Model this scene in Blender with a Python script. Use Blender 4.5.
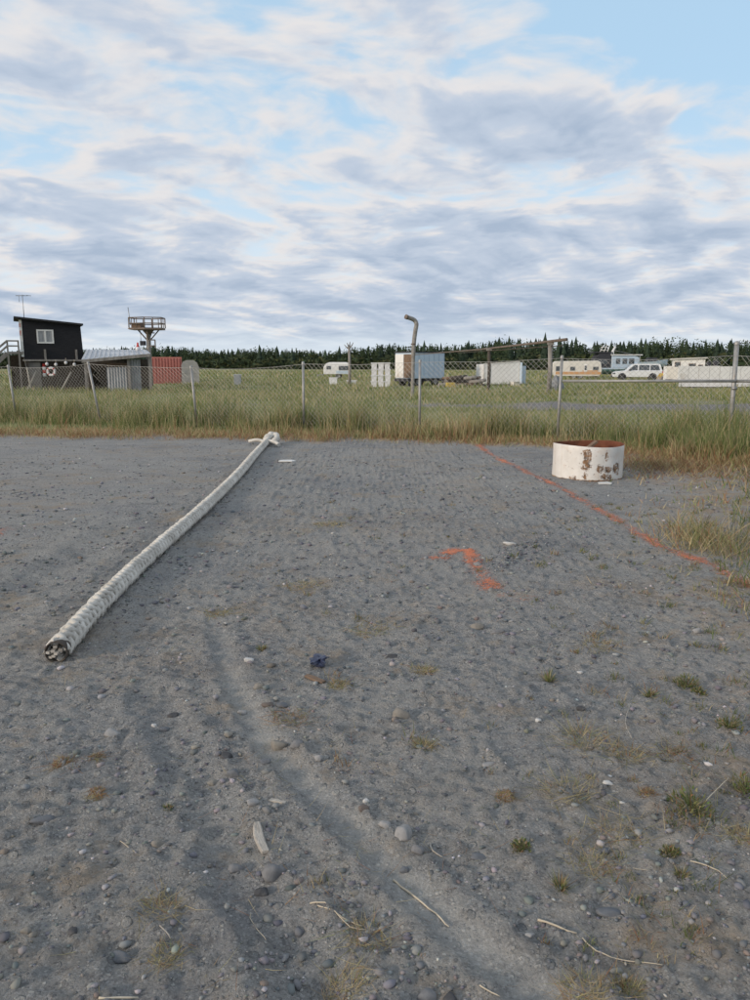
import bpy, bmesh, math, random
import numpy as np
from mathutils import Vector, Matrix

for o in list(bpy.data.objects):
    bpy.data.objects.remove(o, do_unlink=True)
scene = bpy.context.scene
COL = scene.collection
R = math.radians
random.seed(11)
RNG = np.random.default_rng(11)

# ------------------------------------------------------------------ camera
CAM_H = 1.6
FPX = 751.0                       # focal length in photo pixels (750 x 1000)
PITCH = math.atan(135.0 / FPX)
cam_d = bpy.data.cameras.new('camera')
cam = bpy.data.objects.new('camera', cam_d)
COL.objects.link(cam)
cam.location = (0, 0, CAM_H)
cam.rotation_euler = (R(90) - PITCH, 0, 0)
cam_d.sensor_fit = 'VERTICAL'
cam_d.sensor_height = 36.0
cam_d.sensor_width = 27.0
cam_d.lens = FPX / 1000.0 * 36.0
cam_d.clip_start = 0.05
cam_d.clip_end = 9000
scene.camera = cam

# ------------------------------------------------------------------ exposure
scene.view_settings.view_transform = 'Standard'
scene.view_settings.look = 'None'
scene.view_settings.gamma = 1.0
scene.view_settings.use_curve_mapping = False
scene.view_settings.exposure = 0.28

# ------------------------------------------------------------------ sun (low evening sun, behind and left of the camera, softened by cloud)
SUN_EL = 16.0
SUN_AZ = 238.0                    # compass degrees clockwise from +Y
sd = bpy.data.lights.new('sun', 'SUN')
sd.energy = 2.1
sd.angle = R(10)
sd.color = (1.0, 0.84, 0.68)
sun = bpy.data.objects.new('sun', sd)
COL.objects.link(sun)
sv = Vector((math.sin(R(SUN_AZ)) * math.cos(R(SUN_EL)), math.cos(R(SUN_AZ)) * math.cos(R(SUN_EL)), math.sin(R(SUN_EL))))
sun.rotation_euler = (-sv).to_track_quat('-Z', 'Y').to_euler()
sun.location = sv * 50


# ------------------------------------------------------------------ node helpers
class NT:
    def __init__(self, tree):
        self.t = tree
        self.n = tree.nodes
        self.l = tree.links

    def new(self, typ, **kw):
        nd = self.n.new(typ)
        for k, v in kw.items():
            setattr(nd, k, v)
        return nd

    def put(self, sock, v):
        if hasattr(v, 'is_output') or isinstance(v, bpy.types.NodeSocket):
            self.l.new(v, sock)
        elif v is not None:
            sock.default_value = v

    def math(self, op, a, b=None, c=None, clamp=False):
        nd = self.new('ShaderNodeMath', operation=op, use_clamp=clamp)
        self.put(nd.inputs[0], a)
        if b is not None:
            self.put(nd.inputs[1], b)
        if c is not None:
            self.put(nd.inputs[2], c)
        return nd.outputs[0]

    def vmath(self, op, a, b=None, s=None):
        nd = self.new('ShaderNodeVectorMath', operation=op)
        self.put(nd.inputs[0], a)
        if b is not None:
            self.put(nd.inputs[1], b)
        if s is not None:
            self.put(nd.inputs['Scale'], s)
        return nd.outputs[0] if op not in ('LENGTH', 'DISTANCE', 'DOT_PRODUCT') else nd.outputs['Value']

    def noise(self, vec, scale, detail=5, rough=0.55, dist=0.0, color=False):
        nd = self.new('ShaderNodeTexNoise')
        if vec is not None:
            self.put(nd.inputs['Vector'], vec)
        nd.inputs['Scale'].default_value = scale
        nd.inputs['Detail'].default_value = detail
        nd.inputs['Roughness'].default_value = rough
        nd.inputs['Distortion'].default_value = dist
        return nd.outputs['Color'] if color else nd.outputs['Fac']

    def voro(self, vec, scale, feature='F1', out='Distance', rnd=1.0):
        nd = self.new('ShaderNodeTexVoronoi', feature=feature)
        self.put(nd.inputs['Vector'], vec)
        nd.inputs['Scale'].default_value = scale
        nd.inputs['Randomness'].default_value = rnd
        return nd.outputs[out]

    def step(self, v, a, b, lo=0.0, hi=1.0):
        nd = self.new('ShaderNodeMapRange', interpolation_type='SMOOTHSTEP')
        self.put(nd.inputs['Value'], v)
        nd.inputs['From Min'].default_value = a
        nd.inputs['From Max'].default_value = b
        nd.inputs['To Min'].default_value = lo
        nd.inputs['To Max'].default_value = hi
        return nd.outputs['Result']

    def mix(self, f, a, b):
        nd = self.new('ShaderNodeMix', data_type='RGBA')
        self.put(nd.inputs[0], f)
        for s, v in ((nd.inputs[6], a), (nd.inputs[7], b)):
            if isinstance(v, (tuple, list)):
                s.default_value = (*v[:3], 1)
            else:
                self.l.new(v, s)
        return nd.outputs[2]

    def mapping(self, vec, scale=(1, 1, 1), loc=(0, 0, 0), rot=(0, 0, 0)):
        nd = self.new('ShaderNodeMapping')
        self.put(nd.inputs['Vector'], vec)
        nd.inputs['Scale'].default_value = scale
        nd.inputs['Location'].default_value = loc
        nd.inputs['Rotation'].default_value = rot
        return nd.outputs[0]


# ------------------------------------------------------------------ sky: clear evening sky under a broken layer of altocumulus
world = bpy.data.worlds.new('World')
scene.world = world
world.use_nodes = True
wt = world.node_tree
wt.nodes.clear()
N = NT(wt)
sky = N.new('ShaderNodeTexSky', sky_type='NISHITA')
sky.sun_disc = False
sky.sun_elevation = R(SUN_EL)
sky.sun_rotation = R(SUN_AZ)
sky.air_density = 1.0
sky.dust_density = 1.0
sky.ozone_density = 1.0
gen = N.new('ShaderNodeTexCoord').outputs['Generated']
sep = N.new('ShaderNodeSeparateXYZ')
N.put(sep.inputs[0], gen)
zc = N.math('ADD', N.math('MAXIMUM', sep.outputs[2], 0.0), 0.18)
px = N.math('DIVIDE', sep.outputs[0], zc)
py = N.math('DIVIDE', sep.outputs[1], zc)
cmb = N.new('ShaderNodeCombineXYZ')
N.put(cmb.inputs[0], px)
N.put(cmb.inputs[1], py)
P = cmb.outputs[0]                # position on the gently domed cloud layer


def density(pos):
    warp = N.vmath('SCALE', N.vmath('SUBTRACT', N.noise(pos, 1.6, 3, 0.5, color=True), (0.5, 0.5, 0.5)), s=0.42)
    pw = N.mapping(N.vmath('ADD', pos, warp), (0.86, 1.0, 1.0), rot=(0, 0, R(-20)))

    def blob(cx, cy, r0, r1, sx=1.0):
        q = N.vmath('ADD', pos, N.vmath('SCALE', warp, s=1.0))
        d = N.vmath('LENGTH', N.mapping(q, (sx, 1, 0), loc=(-cx * sx, -cy, 0)))
        return N.step(d, r0, r1, 1.0, 0.0)
    bank = blob(0.47, 2.00, 0.02, 0.40, 0.75)      # the heavy bank, right of centre
    clear = blob(0.86, 1.50, 0.05, 0.72, 0.8)      # open blue, upper right
    d = N.math('ADD', N.math('MULTIPLY', N.noise(pw, 0.9, 2, 0.5), 0.55), N.math('MULTIPLY', N.noise(pw, 2.5, 3, 0.5), 0.55))
    d = N.math('ADD', d, N.math('MULTIPLY', N.noise(pw, 5.0, 3, 0.5), 0.58))
    d = N.math('ADD', d, N.math('MULTIPLY', N.noise(pw, 11.5, 4, 0.55), 0.44))
    d = N.math('ADD', d, N.math('MULTIPLY', bank, 0.24))
    return N.math('SUBTRACT', d, N.math('MULTIPLY', clear, 0.40))


farr = N.step(sep.outputs[2], 0.04, 0.28, 0.17, 0.0)
dens = N.math('ADD', density(P), farr)
densS = N.math('ADD', density(N.vmath('ADD', P, (-0.035, -0.055, 0.0))), farr)     # a little way towards the sun
facing = N.math('SUBTRACT', dens, densS)
cover = N.step(dens, 0.84, 1.14)
thick = N.step(dens, 0.96, 1.40)
CLOUD_LIT = (0.675, 0.650, 0.645)
CLOUD_MID = (0.445, 0.503, 0.598)
CLOUD_DARK = (0.320, 0.392, 0.505)
sh_ = N.math('SUBTRACT', thick, N.math('MULTIPLY', facing, 1.7))
ccol = N.mix(N.step(sh_, 0.0, 0.55), CLOUD_LIT, CLOUD_MID)
ccol = N.mix(N.step(sh_, 0.45, 1.05), ccol, CLOUD_DARK)
skyw = N.mix(N.step(sep.outputs[2], 0.0, 0.40, 0.9, 0.8), sky.outputs[0], (4.2, 6.1, 7.9))
skyw = N.mix(N.step(sep.outputs[2], 0.02, 0.32, 0.75, 0.0), skyw, (7.0, 7.3, 7.5))
mid = N.noise(P, 3.0, 4, 0.5)
bg1 = N.new('ShaderNodeBackground')
N.put(bg1.inputs[0], skyw)
bg1.inputs[1].default_value = 0.1
bg2 = N.new('ShaderNodeBackground')
N.put(bg2.inputs[0], ccol)
bg2.inputs[1].default_value = 1.0
# a bright clear strip lies under the far edge of the layer
rim = N.step(N.math('ADD', sep.outputs[2], N.math('MULTIPLY', N.math('SUBTRACT', mid, 0.5), 0.07)), 0.015, 0.065, 0.3, 1.0)
ms = N.new('ShaderNodeMixShader')
N.put(ms.inputs[0], N.math('MULTIPLY', N.math('MULTIPLY', cover, 0.93), rim))
wt.links.new(bg1.outputs[0], ms.inputs[1])
wt.links.new(bg2.outputs[0], ms.inputs[2])
wo = N.new('ShaderNodeOutputWorld')
wt.links.new(ms.outputs[0], wo.inputs[0])


# ------------------------------------------------------------------ projection helpers: where a sight line meets the ground
CP, SP = math.cos(PITCH), math.sin(PITCH)


def ray(u, v):
    dx, up = (u - 375.0) / FPX, (500.0 - v) / FPX
    return Vector((dx, CP + up * SP, -SP + up * CP))


def gp(u, v, z=0.0):
    d = ray(u, v)
    t = (z - CAM_H) / d.z
    return Vector((d.x * t, d.y * t, z))


def at(u, v, D):
    d = ray(u, v)
    t = D / d.y
    return Vector((d.x * t, D, CAM_H + d.z * t))


def ux(u, D):
    return at(u, 375, D).x


# ------------------------------------------------------------------ numpy noise and terrain
def _hash(ix, iy, seed):
    ix = ix.astype(np.int64)
    iy = iy.astype(np.int64)
    n = (ix * 374761393 + iy * 668265263 + seed * 982451653) & 0x7fffffff
    n = ((n ^ (n >> 13)) * 1274126177) & 0x7fffffff
    n = (n ^ (n >> 16)) & 0xffff
    return n / 65535.0


def pn(x, y, seed=0):
    x = np.asarray(x, float)
    y = np.asarray(y, float)
    ix, iy = np.floor(x), np.floor(y)
    fx, fy = x - ix, y - iy
    w = lambda t: t * t * t * (t * (t * 6 - 15) + 10)
    sx, sy = w(fx), w(fy)

    def g(a, b, dx, dy):
        th = _hash(a, b, seed) * 2 * np.pi
        return np.cos(th) * dx + np.sin(th) * dy
    n00 = g(ix, iy, fx, fy)
    n10 = g(ix + 1, iy, fx - 1, fy)
    n01 = g(ix, iy + 1, fx, fy - 1)
    n11 = g(ix + 1, iy + 1, fx - 1, fy - 1)
    return ((n00 * (1 - sx) + n10 * sx) * (1 - sy) + (n01 * (1 - sx) + n11 * sx) * sy) * 1.4


def fbm(x, y, seed=0, oct=3, gain=0.5):
    s, a, f = 0, 1.0, 1.0
    for k in range(oct):
        s = s + a * pn(x * f, y * f, seed + k * 17)
        a *= gain
        f *= 2.03
    return s


def sst(a, b, v):
    t = np.clip((v - a) / (b - a), 0, 1)
    return t * t * (3 - 2 * t)


def pdist(x, y, pts):
    best = np.full(np.shape(x), 1e9)
    for (ax, ay), (bx, by) in zip(pts[:-1], pts[1:]):
        dx, dy = bx - ax, by - ay
        t = np.clip(((x - ax) * dx + (y - ay) * dy) / (dx * dx + dy * dy), 0, 1)
        best = np.minimum(best, np.hypot(x - ax - t * dx, y - ay - t * dy))
    return best


def gpl(lst):
    return [tuple(gp(u, v)[:2]) for u, v in lst]


RUT = gpl([(205, 560), (214, 620), (236, 690), (268, 745), (318, 795), (368, 845), (425, 900), (480, 950), (560, 1010), (640, 1060)])
RUT2 = gpl([(150, 690), (176, 740), (205, 800), (245, 880), (300, 960), (345, 1030)])
RUT4 = gpl([(128, 1010), (118, 850), (132, 700), (176, 590), (222, 505), (300, 462)])
RUT5 = gpl([(705, 1000), (570, 770), (440, 610), (335, 525), (255, 478), (120, 452)])
RUT3 = gpl([(-40, 640), (120, 530), (260, 505), (420, 470)])
RIDGE = gpl([(488, 572), (510, 556), (535, 543)])
EDGE = [(-60, 19.5), (-20, 17.6), (-9.6, 16.9), (-4, 16.5), (0, 16.0), (2.9, 15.0), (4.2, 13.9), (5.0, 12.6), (6.0, 11.3), (9, 8), (30, 4)]
RSIDE = [(-20, 1.0), (1.0, 1.6), (3.0, 1.9), (5.3, 2.5), (6.4, 2.8), (9.2, 3.95), (12.4, 4.6), (40, 12)]


def yE(x):
    return np.interp(x, [p[0] for p in EDGE], [p[1] for p in EDGE])


def xR(y):
    return np.interp(y, [p[0] for p in RSIDE], [p[1] for p in RSIDE])


def veg(x, y):
    return sst(-0.30, 0.34, y - yE(x) + 0.62 * fbm(x * 1.1, y * 1.1, 5, 4))


def rdry(x, y):
    return sst(-0.9, 0.9, x - xR(y) + 0.8 * fbm(x * 0.9, y * 0.9, 9, 3))


def track(x, y):
    c = 29.5 - 0.12 * x
    w = 0.3 + 2.9 * sst(2, 8, x)
    return sst(0.6, -0.6, np.abs(y - c) - w + 2.0 * fbm(x * 0.25, y * 0.6, 21, 4)) * sst(-9, 0, x) * sst(40, 25, x)


def height(x, y):
    x = np.asarray(x, float)
    y = np.asarray(y, float)
    near = sst(30, 8, np.hypot(x, y))
    h = 0.020 * fbm(x * 0.45, y * 0.45, 1, 3)
    m = 0.007 * fbm(x * 2.6, y * 2.6, 2, 3)
    clod = np.maximum(fbm(x * 9, y * 9, 3, 3) - 0.22, 0) * 0.026 + np.maximum(fbm(x * 19, y * 19, 13, 2) - 0.18, 0) * 0.026
    fin = 0.0075 * fbm(x * 24, y * 24, 4, 2)
    d1 = pdist(x, y, RUT)
    d2 = pdist(x, y, RUT2)
    d3 = pdist(x, y, RUT3)
    fd = sst(6.0, 3.2, y)
    smooth = np.maximum(fd * np.exp(-(d1 / 0.058) ** 4), 0.4 * np.exp(-(d2 / 0.08) ** 2))
    h = h + near * ((m + clod + fin) * (1 - 0.6 * smooth))
    wob = 1 + 0.35 * pn(x * 3, y * 3, 33)
    h = h + fd * (-0.013 * wob * np.exp(-(d1 / 0.058) ** 4) + 0.008 * wob * np.exp(-((d1 - 0.10) / 0.04) ** 2))
    h = h - 0.014 * np.exp(-(d2 / 0.085) ** 2) + 0.010 * np.exp(-((d2 - 0.14) / 0.05) ** 2)
    h = h - 0.016 * np.exp(-(d3 / 0.16) ** 2) + 0.012 * np.exp(-((d3 - 0.3) / 0.1) ** 2)
    for rt in (RUT4, RUT5):
        d4 = pdist(x, y, rt)
        for o4 in (0.0, 0.17):
            h = h - 0.003 * np.exp(-((d4 - o4) / 0.045) ** 2)
        h = h + 0.0025 * np.exp(-((d4 - 0.09) / 0.04) ** 2) + 0.003 * np.exp(-((d4 - 0.26) / 0.05) ** 2)
    h = h + 0.012 * np.exp(-(pdist(x, y, RIDGE) / 0.10) ** 2)
    # tread marks of a wide tyre, lower left
    tw = np.exp(-((x + 0.98) / 0.34) ** 4 - ((y - 2.55) / 0.33) ** 4)
    ph = (y - 2.55) * 0.9 - (x + 0.98) * 0.55 + 0.06 * pn(x * 4, y * 4, 44)
    h = h + tw * 0.008 * np.sin(ph * 2 * np.pi / 0.085)
    # a hole kicked beside the slate pebble and another by the lower rut
    for (hu, hv, r, a) in ((121, 944, 0.06, 0.022), (322, 985, 0.07, 0.035), (300, 935, 0.07, 0.02)):
        q = gp(hu, hv)
        h = h - a * np.exp(-((x - q.x) ** 2 + (y - q.y) ** 2) / r ** 2)
    v = veg(x, y)
    h = h + v * (0.05 + 0.03 * fbm(x * 1.1, y * 1.1, 12, 2)) * sst(60, 20, y)
    return h


def hz(x, y):
    return float(height(np.array([x]), np.array([y]))[0])


# ------------------------------------------------------------------ object helpers
def link(name, me, mat=None, parent=None):
    o = bpy.data.objects.new(name, me)
    COL.objects.link(o)
    if mat is not None and me is not None and len(me.materials) == 0:
        me.materials.append(mat)
    if parent is not None:
        o.parent = parent
    return o


def tag(o, label=None, cat=None, group=None, kind=None):
    if label:
        o['label'] = label
    if cat:
        o['category'] = cat
    if group:
        o['group'] = group
    if kind:
        o['kind'] = kind
    return o


def thing(name, label, cat, loc=(0, 0, 0), rz=0.0, group=None):
    o = bpy.data.objects.new(name, None)
    o.empty_display_size = 0.1
    COL.objects.link(o)
    o.location = loc
    o.rotation_euler = (0, 0, rz)
    return tag(o, label, cat, group)


def mesh_np(name, V, quads=None, tris=None, col=None, smooth=False):
    me = bpy.data.meshes.new(name)
    V = np.asarray(V, np.float32)
    nq = 0 if quads is None else len(quads)
    nt = 0 if tris is None else len(tris)
    me.vertices.add(len(V))
    me.vertices.foreach_set('co', V.ravel())
    loops = []
    if nq:
        loops.append(np.asarray(quads, np.int32).ravel())
    if nt:
        loops.append(np.asarray(tris, np.int32).ravel())
    lp = np.concatenate(loops)
    me.loops.add(len(lp))
    me.loops.foreach_set('vertex_index', lp)
    me.polygons.add(nq + nt)
    st = np.concatenate([np.arange(nq) * 4, nq * 4 + np.arange(nt) * 3]).astype(np.int32)
    me.polygons.foreach_set('loop_start', st)
    if smooth:
        me.polygons.foreach_set('use_smooth', np.ones(nq + nt, bool))
    me.update(calc_edges=True)
    if col is not None:
        a = me.color_attributes.new('col', 'FLOAT_COLOR', 'POINT')
        c4 = np.ones((len(V), 4), np.float32)
        c4[:, :3] = col
        a.data.foreach_set('color', c4.ravel())
    return me


class MB:
    """collects boxes, bars, tubes, prisms and lathes into ONE mesh"""

    def __init__(self):
        self.v = []
        self.f = []
        self.s = []

    def poly(self, vs, fs, smooth=False):
        b = len(self.v)
        self.v += [tuple(p) for p in vs]
        self.f += [tuple(i + b for i in f) for f in fs]
        self.s += [smooth] * len(fs)
        return self

    def box(self, x0, x1, y0, y1, z0, z1, M=None):
        vs = [Vector((x, y, z)) for z in (z0, z1) for y in (y0, y1) for x in (x0, x1)]
        if M is not None:
            vs = [M @ p for p in vs]
        return self.poly(vs, [(0, 2, 3, 1), (4, 5, 7, 6), (0, 1, 5, 4), (2, 6, 7, 3), (0, 4, 6, 2), (1, 3, 7, 5)])

    def bar(self, a, b, w, h=None, upv=(0, 0, 1)):
        a, b = Vector(a), Vector(b)
        h = h or w
        d = (b - a).normalized()
        upv = Vector(upv)
        if abs(d.dot(upv)) > 0.98:
            upv = Vector((0, 1, 0))
        s = d.cross(upv).normalized()
        t = s.cross(d)
        vs = [p + s * (i * w / 2) + t * (j * h / 2) for p in (a, b) for i, j in ((-1, -1), (1, -1), (1, 1), (-1, 1))]
        return self.poly(vs, [(3, 2, 1, 0), (4, 5, 6, 7), (0, 1, 5, 4), (1, 2, 6, 5), (2, 3, 7, 6), (3, 0, 4, 7)])

    def tube(self, pts, r, n=8, caps=True, closed=False, smooth=True):
        pts = [Vector(p) for p in pts]
        m = len(pts)
        rs = r if isinstance(r, (list, tuple)) else [r] * m
        tang = []
        for i in range(m):
            if closed:
                tang.append((pts[(i + 1) % m] - pts[i - 1]).normalized())
            else:
                tang.append((pts[min(i + 1, m - 1)] - pts[max(i - 1, 0)]).normalized())
        s = tang[0].cross(Vector((0, 0, 1)))
        if s.length < 0.05:
            s = tang[0].cross(Vector((0, 1, 0)))
        s.normalize()
        vs = []
        for i in range(m):
            s = (s - tang[i] * s.dot(tang[i])).normalized()
            t = tang[i].cross(s)
            for k in range(n):
                a = 2 * math.pi * k / n
                vs.append(pts[i] + (s * math.cos(a) + t * math.sin(a)) * rs[i])
        fs = []
        for i in range(m if closed else m - 1):
            j = (i + 1) % m
            for k in range(n):
                fs.append((i * n + k, i * n + (k + 1) % n, j * n + (k + 1) % n, j * n + k))
        self.poly(vs, fs, smooth)
        if caps and not closed:
            b = len(self.v) - len(vs)
            self.f += [tuple(b + k for k in reversed(range(n))), tuple(b + (m - 1) * n + k for k in range(n))]
            self.s += [False, False]
        return self

    def lathe(self, prof, n=24, c=(0, 0, 0), smooth=True, arc=None):
        vs = []
        for r, z in prof:
            for k in range(n):
                a = 2 * math.pi * k / n
                vs.append((c[0] + r * math.cos(a), c[1] + r * math.sin(a), c[2] + z))
        fs = [(i * n + k, i * n + (k + 1) % n, (i + 1) * n + (k + 1) % n, (i + 1) * n + k) for i in range(len(prof) - 1) for k in range(n)]
        return self.poly(vs, fs, smooth)

    def prism(self, prof, y0, y1, inset=None):
        """profile in x,z pushed from y0 to y1; inset: per point shrink in y"""
        n = len(prof)
        ins = inset or [0] * n
        vs = [(p[0], y0 + ins[i], p[1]) for i, p in enumerate(prof)] + [(p[0], y1 - ins[i], p[1]) for i, p in enumerate(prof)]
        fs = [tuple(range(n)), tuple(reversed(range(n, 2 * n)))] + [(i, n + i, n + (i + 1) % n, (i + 1) % n) for i in range(n)]
        return self.poly(vs, fs)

    def mesh(self, name, bevel=0.0):
        me = bpy.data.meshes.new(name)
        me.from_pydata([tuple(p) for p in self.v], [], self.f)
        bm = bmesh.new()
        bm.from_mesh(me)
        bmesh.ops.recalc_face_normals(bm, faces=bm.faces)
        if bevel > 0:
            bmesh.ops.bevel(bm, geom=[e for e in bm.edges if e.calc_face_angle(0) > 0.6], offset=bevel, segments=1, affect='EDGES')
            bm.to_mesh(me)
        else:
            bm.to_mesh(me)
            me.polygons.foreach_set('use_smooth', self.s)
        bm.free()
        me.update()
        return me

    def build(self, name, mat, parent=None, bevel=0.0):
        return link(name, self.mesh(name, bevel), mat, parent)


# ------------------------------------------------------------------ materials
def new_mat(name):
    m = bpy.data.materials.new(name)
    m.use_nodes = True
    m.node_tree.nodes.clear()
    n = NT(m.node_tree)
    b = n.new('ShaderNodeBsdfPrincipled')
    o = n.new('ShaderNodeOutputMaterial')
    n.l.new(b.outputs[0], o.inputs[0])
    return m, n, b


def pm(name, c1, c2=None, scale=4.0, rough=0.8, bump=0.0, bscale=None, metal=0.0, dirt=None, dirt_amt=0.35, stretch=(1, 1, 1), spec=0.3):
    m, n, b = new_mat(name)
    oc = n.new('ShaderNodeTexCoord').outputs['Object']
    v = n.mapping(oc, stretch)
    c2 = c2 or tuple(x * 0.78 for x in c1)
    col = n.mix(n.step(n.noise(v, scale, 6, 0.6), 0.3, 0.7), c1, c2)
    if dirt:
        col = n.mix(n.step(n.noise(v, scale * 0.45, 7, 0.7), 0.62 - dirt_amt * 0.3, 0.78), col, dirt)
    n.put(b.inputs['Base Color'], col)
    b.inputs['Roughness'].default_value = rough
    b.inputs['Metallic'].default_value = metal
    b.inputs['Specular IOR Level'].default_value = spec
    if bump:
        bp = n.new('ShaderNodeBump')
        bp.inputs['Strength'].default_value = bump
        bp.inputs['Distance'].default_value = 0.02
        n.put(bp.inputs['Height'], n.noise(v, bscale or scale * 3, 6, 0.65))
        n.put(b.inputs['Normal'], bp.outputs[0])
    return m


def attr_mat(name, rough=0.85, trans=0.0, spec=0.15):
    m, n, b = new_mat(name)
    a = n.new('ShaderNodeAttribute', attribute_name='col')
    n.put(b.inputs['Base Color'], a.outputs['Color'])
    b.inputs['Roughness'].default_value = rough
    b.inputs['Specular IOR Level'].default_value = spec
    if trans:
        t = n.new('ShaderNodeBsdfTranslucent')
        n.put(t.inputs[0], a.outputs['Color'])
        mx = n.new('ShaderNodeMixShader')
        mx.inputs[0].default_value = trans
        n.l.new(b.outputs[0], mx.inputs[1])
        n.l.new(t.outputs[0], mx.inputs[2])
        out = [q for q in n.n if q.type == 'OUTPUT_MATERIAL'][0]
        n.l.new(mx.outputs[0], out.inputs[0])
    return m


M = {}
M['galv'] = pm('galvanised steel', (0.36, 0.36, 0.35), (0.27, 0.27, 0.26), 12, 0.5, metal=0.35, dirt=(0.2, 0.14, 0.09), dirt_amt=0.2)
M['wire'] = pm('zinc wire', (0.48, 0.48, 0.46), (0.36, 0.35, 0.33), 2, 0.5, metal=0.3)
M['black_wall'] = pm('black painted boards', (0.012, 0.012, 0.015), (0.02, 0.02, 0.023), 3, 0.75, 0.3, stretch=(1, 1, 6))
M['black_trim'] = pm('dark roofing', (0.03, 0.03, 0.032), None, 5, 0.8)
M['white_paint'] = pm('white paint', (0.72, 0.72, 0.70), (0.62, 0.62, 0.60), 2.5, 0.5, dirt=(0.42, 0.36, 0.28), dirt_amt=0.2)
M['glass'] = pm('window glass', (0.05, 0.06, 0.07), (0.09, 0.10, 0.11), 1, 0.08, spec=0.6)
M['grey_wood'] = pm('weathered grey wood', (0.30, 0.28, 0.26), (0.18, 0.165, 0.15), 6, 0.9, 0.5, stretch=(1, 1, 0.2))
M['dark_wood'] = pm('dark wet wood', (0.06, 0.05, 0.045), (0.10, 0.085, 0.07), 6, 0.9, 0.4)
M['brown_wood'] = pm('brown wood', (0.21, 0.145, 0.10), (0.13, 0.09, 0.065), 6, 0.9, 0.4)
M['ply'] = pm('grey plywood', (0.24, 0.225, 0.21), (0.17, 0.16, 0.15), 3, 0.9)
M['tin'] = pm('corrugated tin', (0.36, 0.38, 0.40), (0.27, 0.285, 0.30), 2, 0.5, metal=0.25, dirt=(0.22, 0.15, 0.10), dirt_amt=0.25)
M['tin_roof'] = pm('pale roof tin', (0.52, 0.54, 0.57), (0.42, 0.44, 0.46), 2, 0.45, metal=0.2)
M['red_steel'] = pm('faded red steel', (0.54, 0.21, 0.175), (0.46, 0.165, 0.14), 2, 0.7, dirt=(0.40, 0.24, 0.20), dirt_amt=0.4)
M['red'] = pm('red paint', (0.5, 0.05, 0.04), None, 3, 0.5)
M['faded_red'] = pm('faded pink red paint', (0.50, 0.22, 0.19), (0.58, 0.42, 0.38), 6, 0.7)
M['grey_pipe'] = pm('grey weathered pipe', (0.30, 0.29, 0.275), (0.20, 0.185, 0.17), 8, 0.8, 0.3)
M['dark_steel'] = pm('dark rusted steel', (0.13, 0.105, 0.09), (0.20, 0.16, 0.135), 8, 0.85, 0.3)
M['curtained'] = pm('curtained glass', (0.20, 0.21, 0.22), (0.36, 0.36, 0.36), 9, 0.25, stretch=(1, 1, 0.2), spec=0.5)
M['orange'] = pm('faded orange paint', (0.55, 0.33, 0.17), (0.50, 0.28, 0.14), 3, 0.6)
M['rust'] = pm('rust', (0.11, 0.038, 0.022), (0.18, 0.07, 0.04), 7, 0.95, 0.5, dirt=(0.07, 0.03, 0.02))
M['rust_steel'] = pm('rust brown pipe', (0.22, 0.19, 0.17), (0.32, 0.28, 0.25), 8, 0.85, 0.3)
M['cream'] = pm('cream panel', (0.68, 0.655, 0.60), (0.60, 0.575, 0.53), 2, 0.55, dirt=(0.35, 0.29, 0.21), dirt_amt=0.3)
M['offwhite'] = pm('off white panel', (0.76, 0.755, 0.74), (0.68, 0.675, 0.66), 2, 0.5, dirt=(0.40, 0.34, 0.27), dirt_amt=0.25)
M['bluewhite'] = pm('pale blue white panel', (0.50, 0.60, 0.70), (0.43, 0.53, 0.63), 2, 0.5)  # pale blue paint; on the white boxes the blue stands for skylight
M['teal'] = pm('teal hull paint', (0.10, 0.20, 0.20), (0.14, 0.25, 0.24), 3, 0.5)
M['charcoal'] = pm('charcoal canvas', (0.05, 0.052, 0.062), None, 4, 0.8)
M['tyre'] = pm('tyre rubber', (0.025, 0.025, 0.026), (0.05, 0.047, 0.044), 8, 0.9)
M['steel'] = pm('dull steel', (0.32, 0.32, 0.32), None, 5, 0.4, metal=0.6)
M['yellow'] = pm('dull yellow paint', (0.55, 0.40, 0.09), (0.42, 0.30, 0.08), 3, 0.6, dirt=(0.12, 0.08, 0.05))
M['van'] = pm('white car paint', (0.70, 0.72, 0.74), (0.66, 0.68, 0.70), 1, 0.25, spec=0.5)
M['pvc'] = pm('white plastic', (0.74, 0.74, 0.75), (0.64, 0.64, 0.66), 5, 0.45)
M['grey_tank'] = pm('grey tank steel', (0.36, 0.35, 0.33), (0.28, 0.28, 0.27), 2, 0.6)
M['driftwood'] = pm('bleached driftwood', (0.50, 0.47, 0.42), (0.36, 0.33, 0.29), 14, 0.9, 0.6, stretch=(1, 4, 4))
M['straw'] = pm('straw stalk', (0.56, 0.50, 0.40), (0.42, 0.36, 0.27), 10, 0.8)
M['grass'] = attr_mat('grass blades', 0.8, 0.4)
M['leafy'] = attr_mat('weed leaves', 0.8, 0.2)
M['conifer'] = attr_mat('conifer needles', 0.95)
M['pebble'] = attr_mat('pebbles', 0.9)
M['rag'] = pm('dark blue crumpled plastic', (0.02, 0.028, 0.06), (0.05, 0.06, 0.11), 20, 0.35, spec=0.5)


def rope_mat(name='braided rope'):
    m, n, b = new_mat(name)
    oc = n.new('ShaderNodeTexCoord').outputs['Object']
    c = n.mix(n.step(n.noise(oc, 6, 6, 0.65), 0.3, 0.72), (0.68, 0.655, 0.60), (0.46, 0.435, 0.39))
    c = n.mix(n.step(n.noise(oc, 34, 5, 0.7), 0.60, 0.80), c, (0.24, 0.21, 0.18))
    n.put(b.inputs['Base Color'], c)
    b.inputs['Roughness'].default_value = 0.95
    b.inputs['Specular IOR Level'].default_value = 0.1
    bp = n.new('ShaderNodeBump')
    bp.inputs['Strength'].default_value = 0.7
    bp.inputs['Distance'].default_value = 0.01
    n.put(bp.inputs['Height'], n.noise(oc, 140, 3, 0.7))
    n.put(b.inputs['Normal'], bp.outputs[0])
    return m


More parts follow.
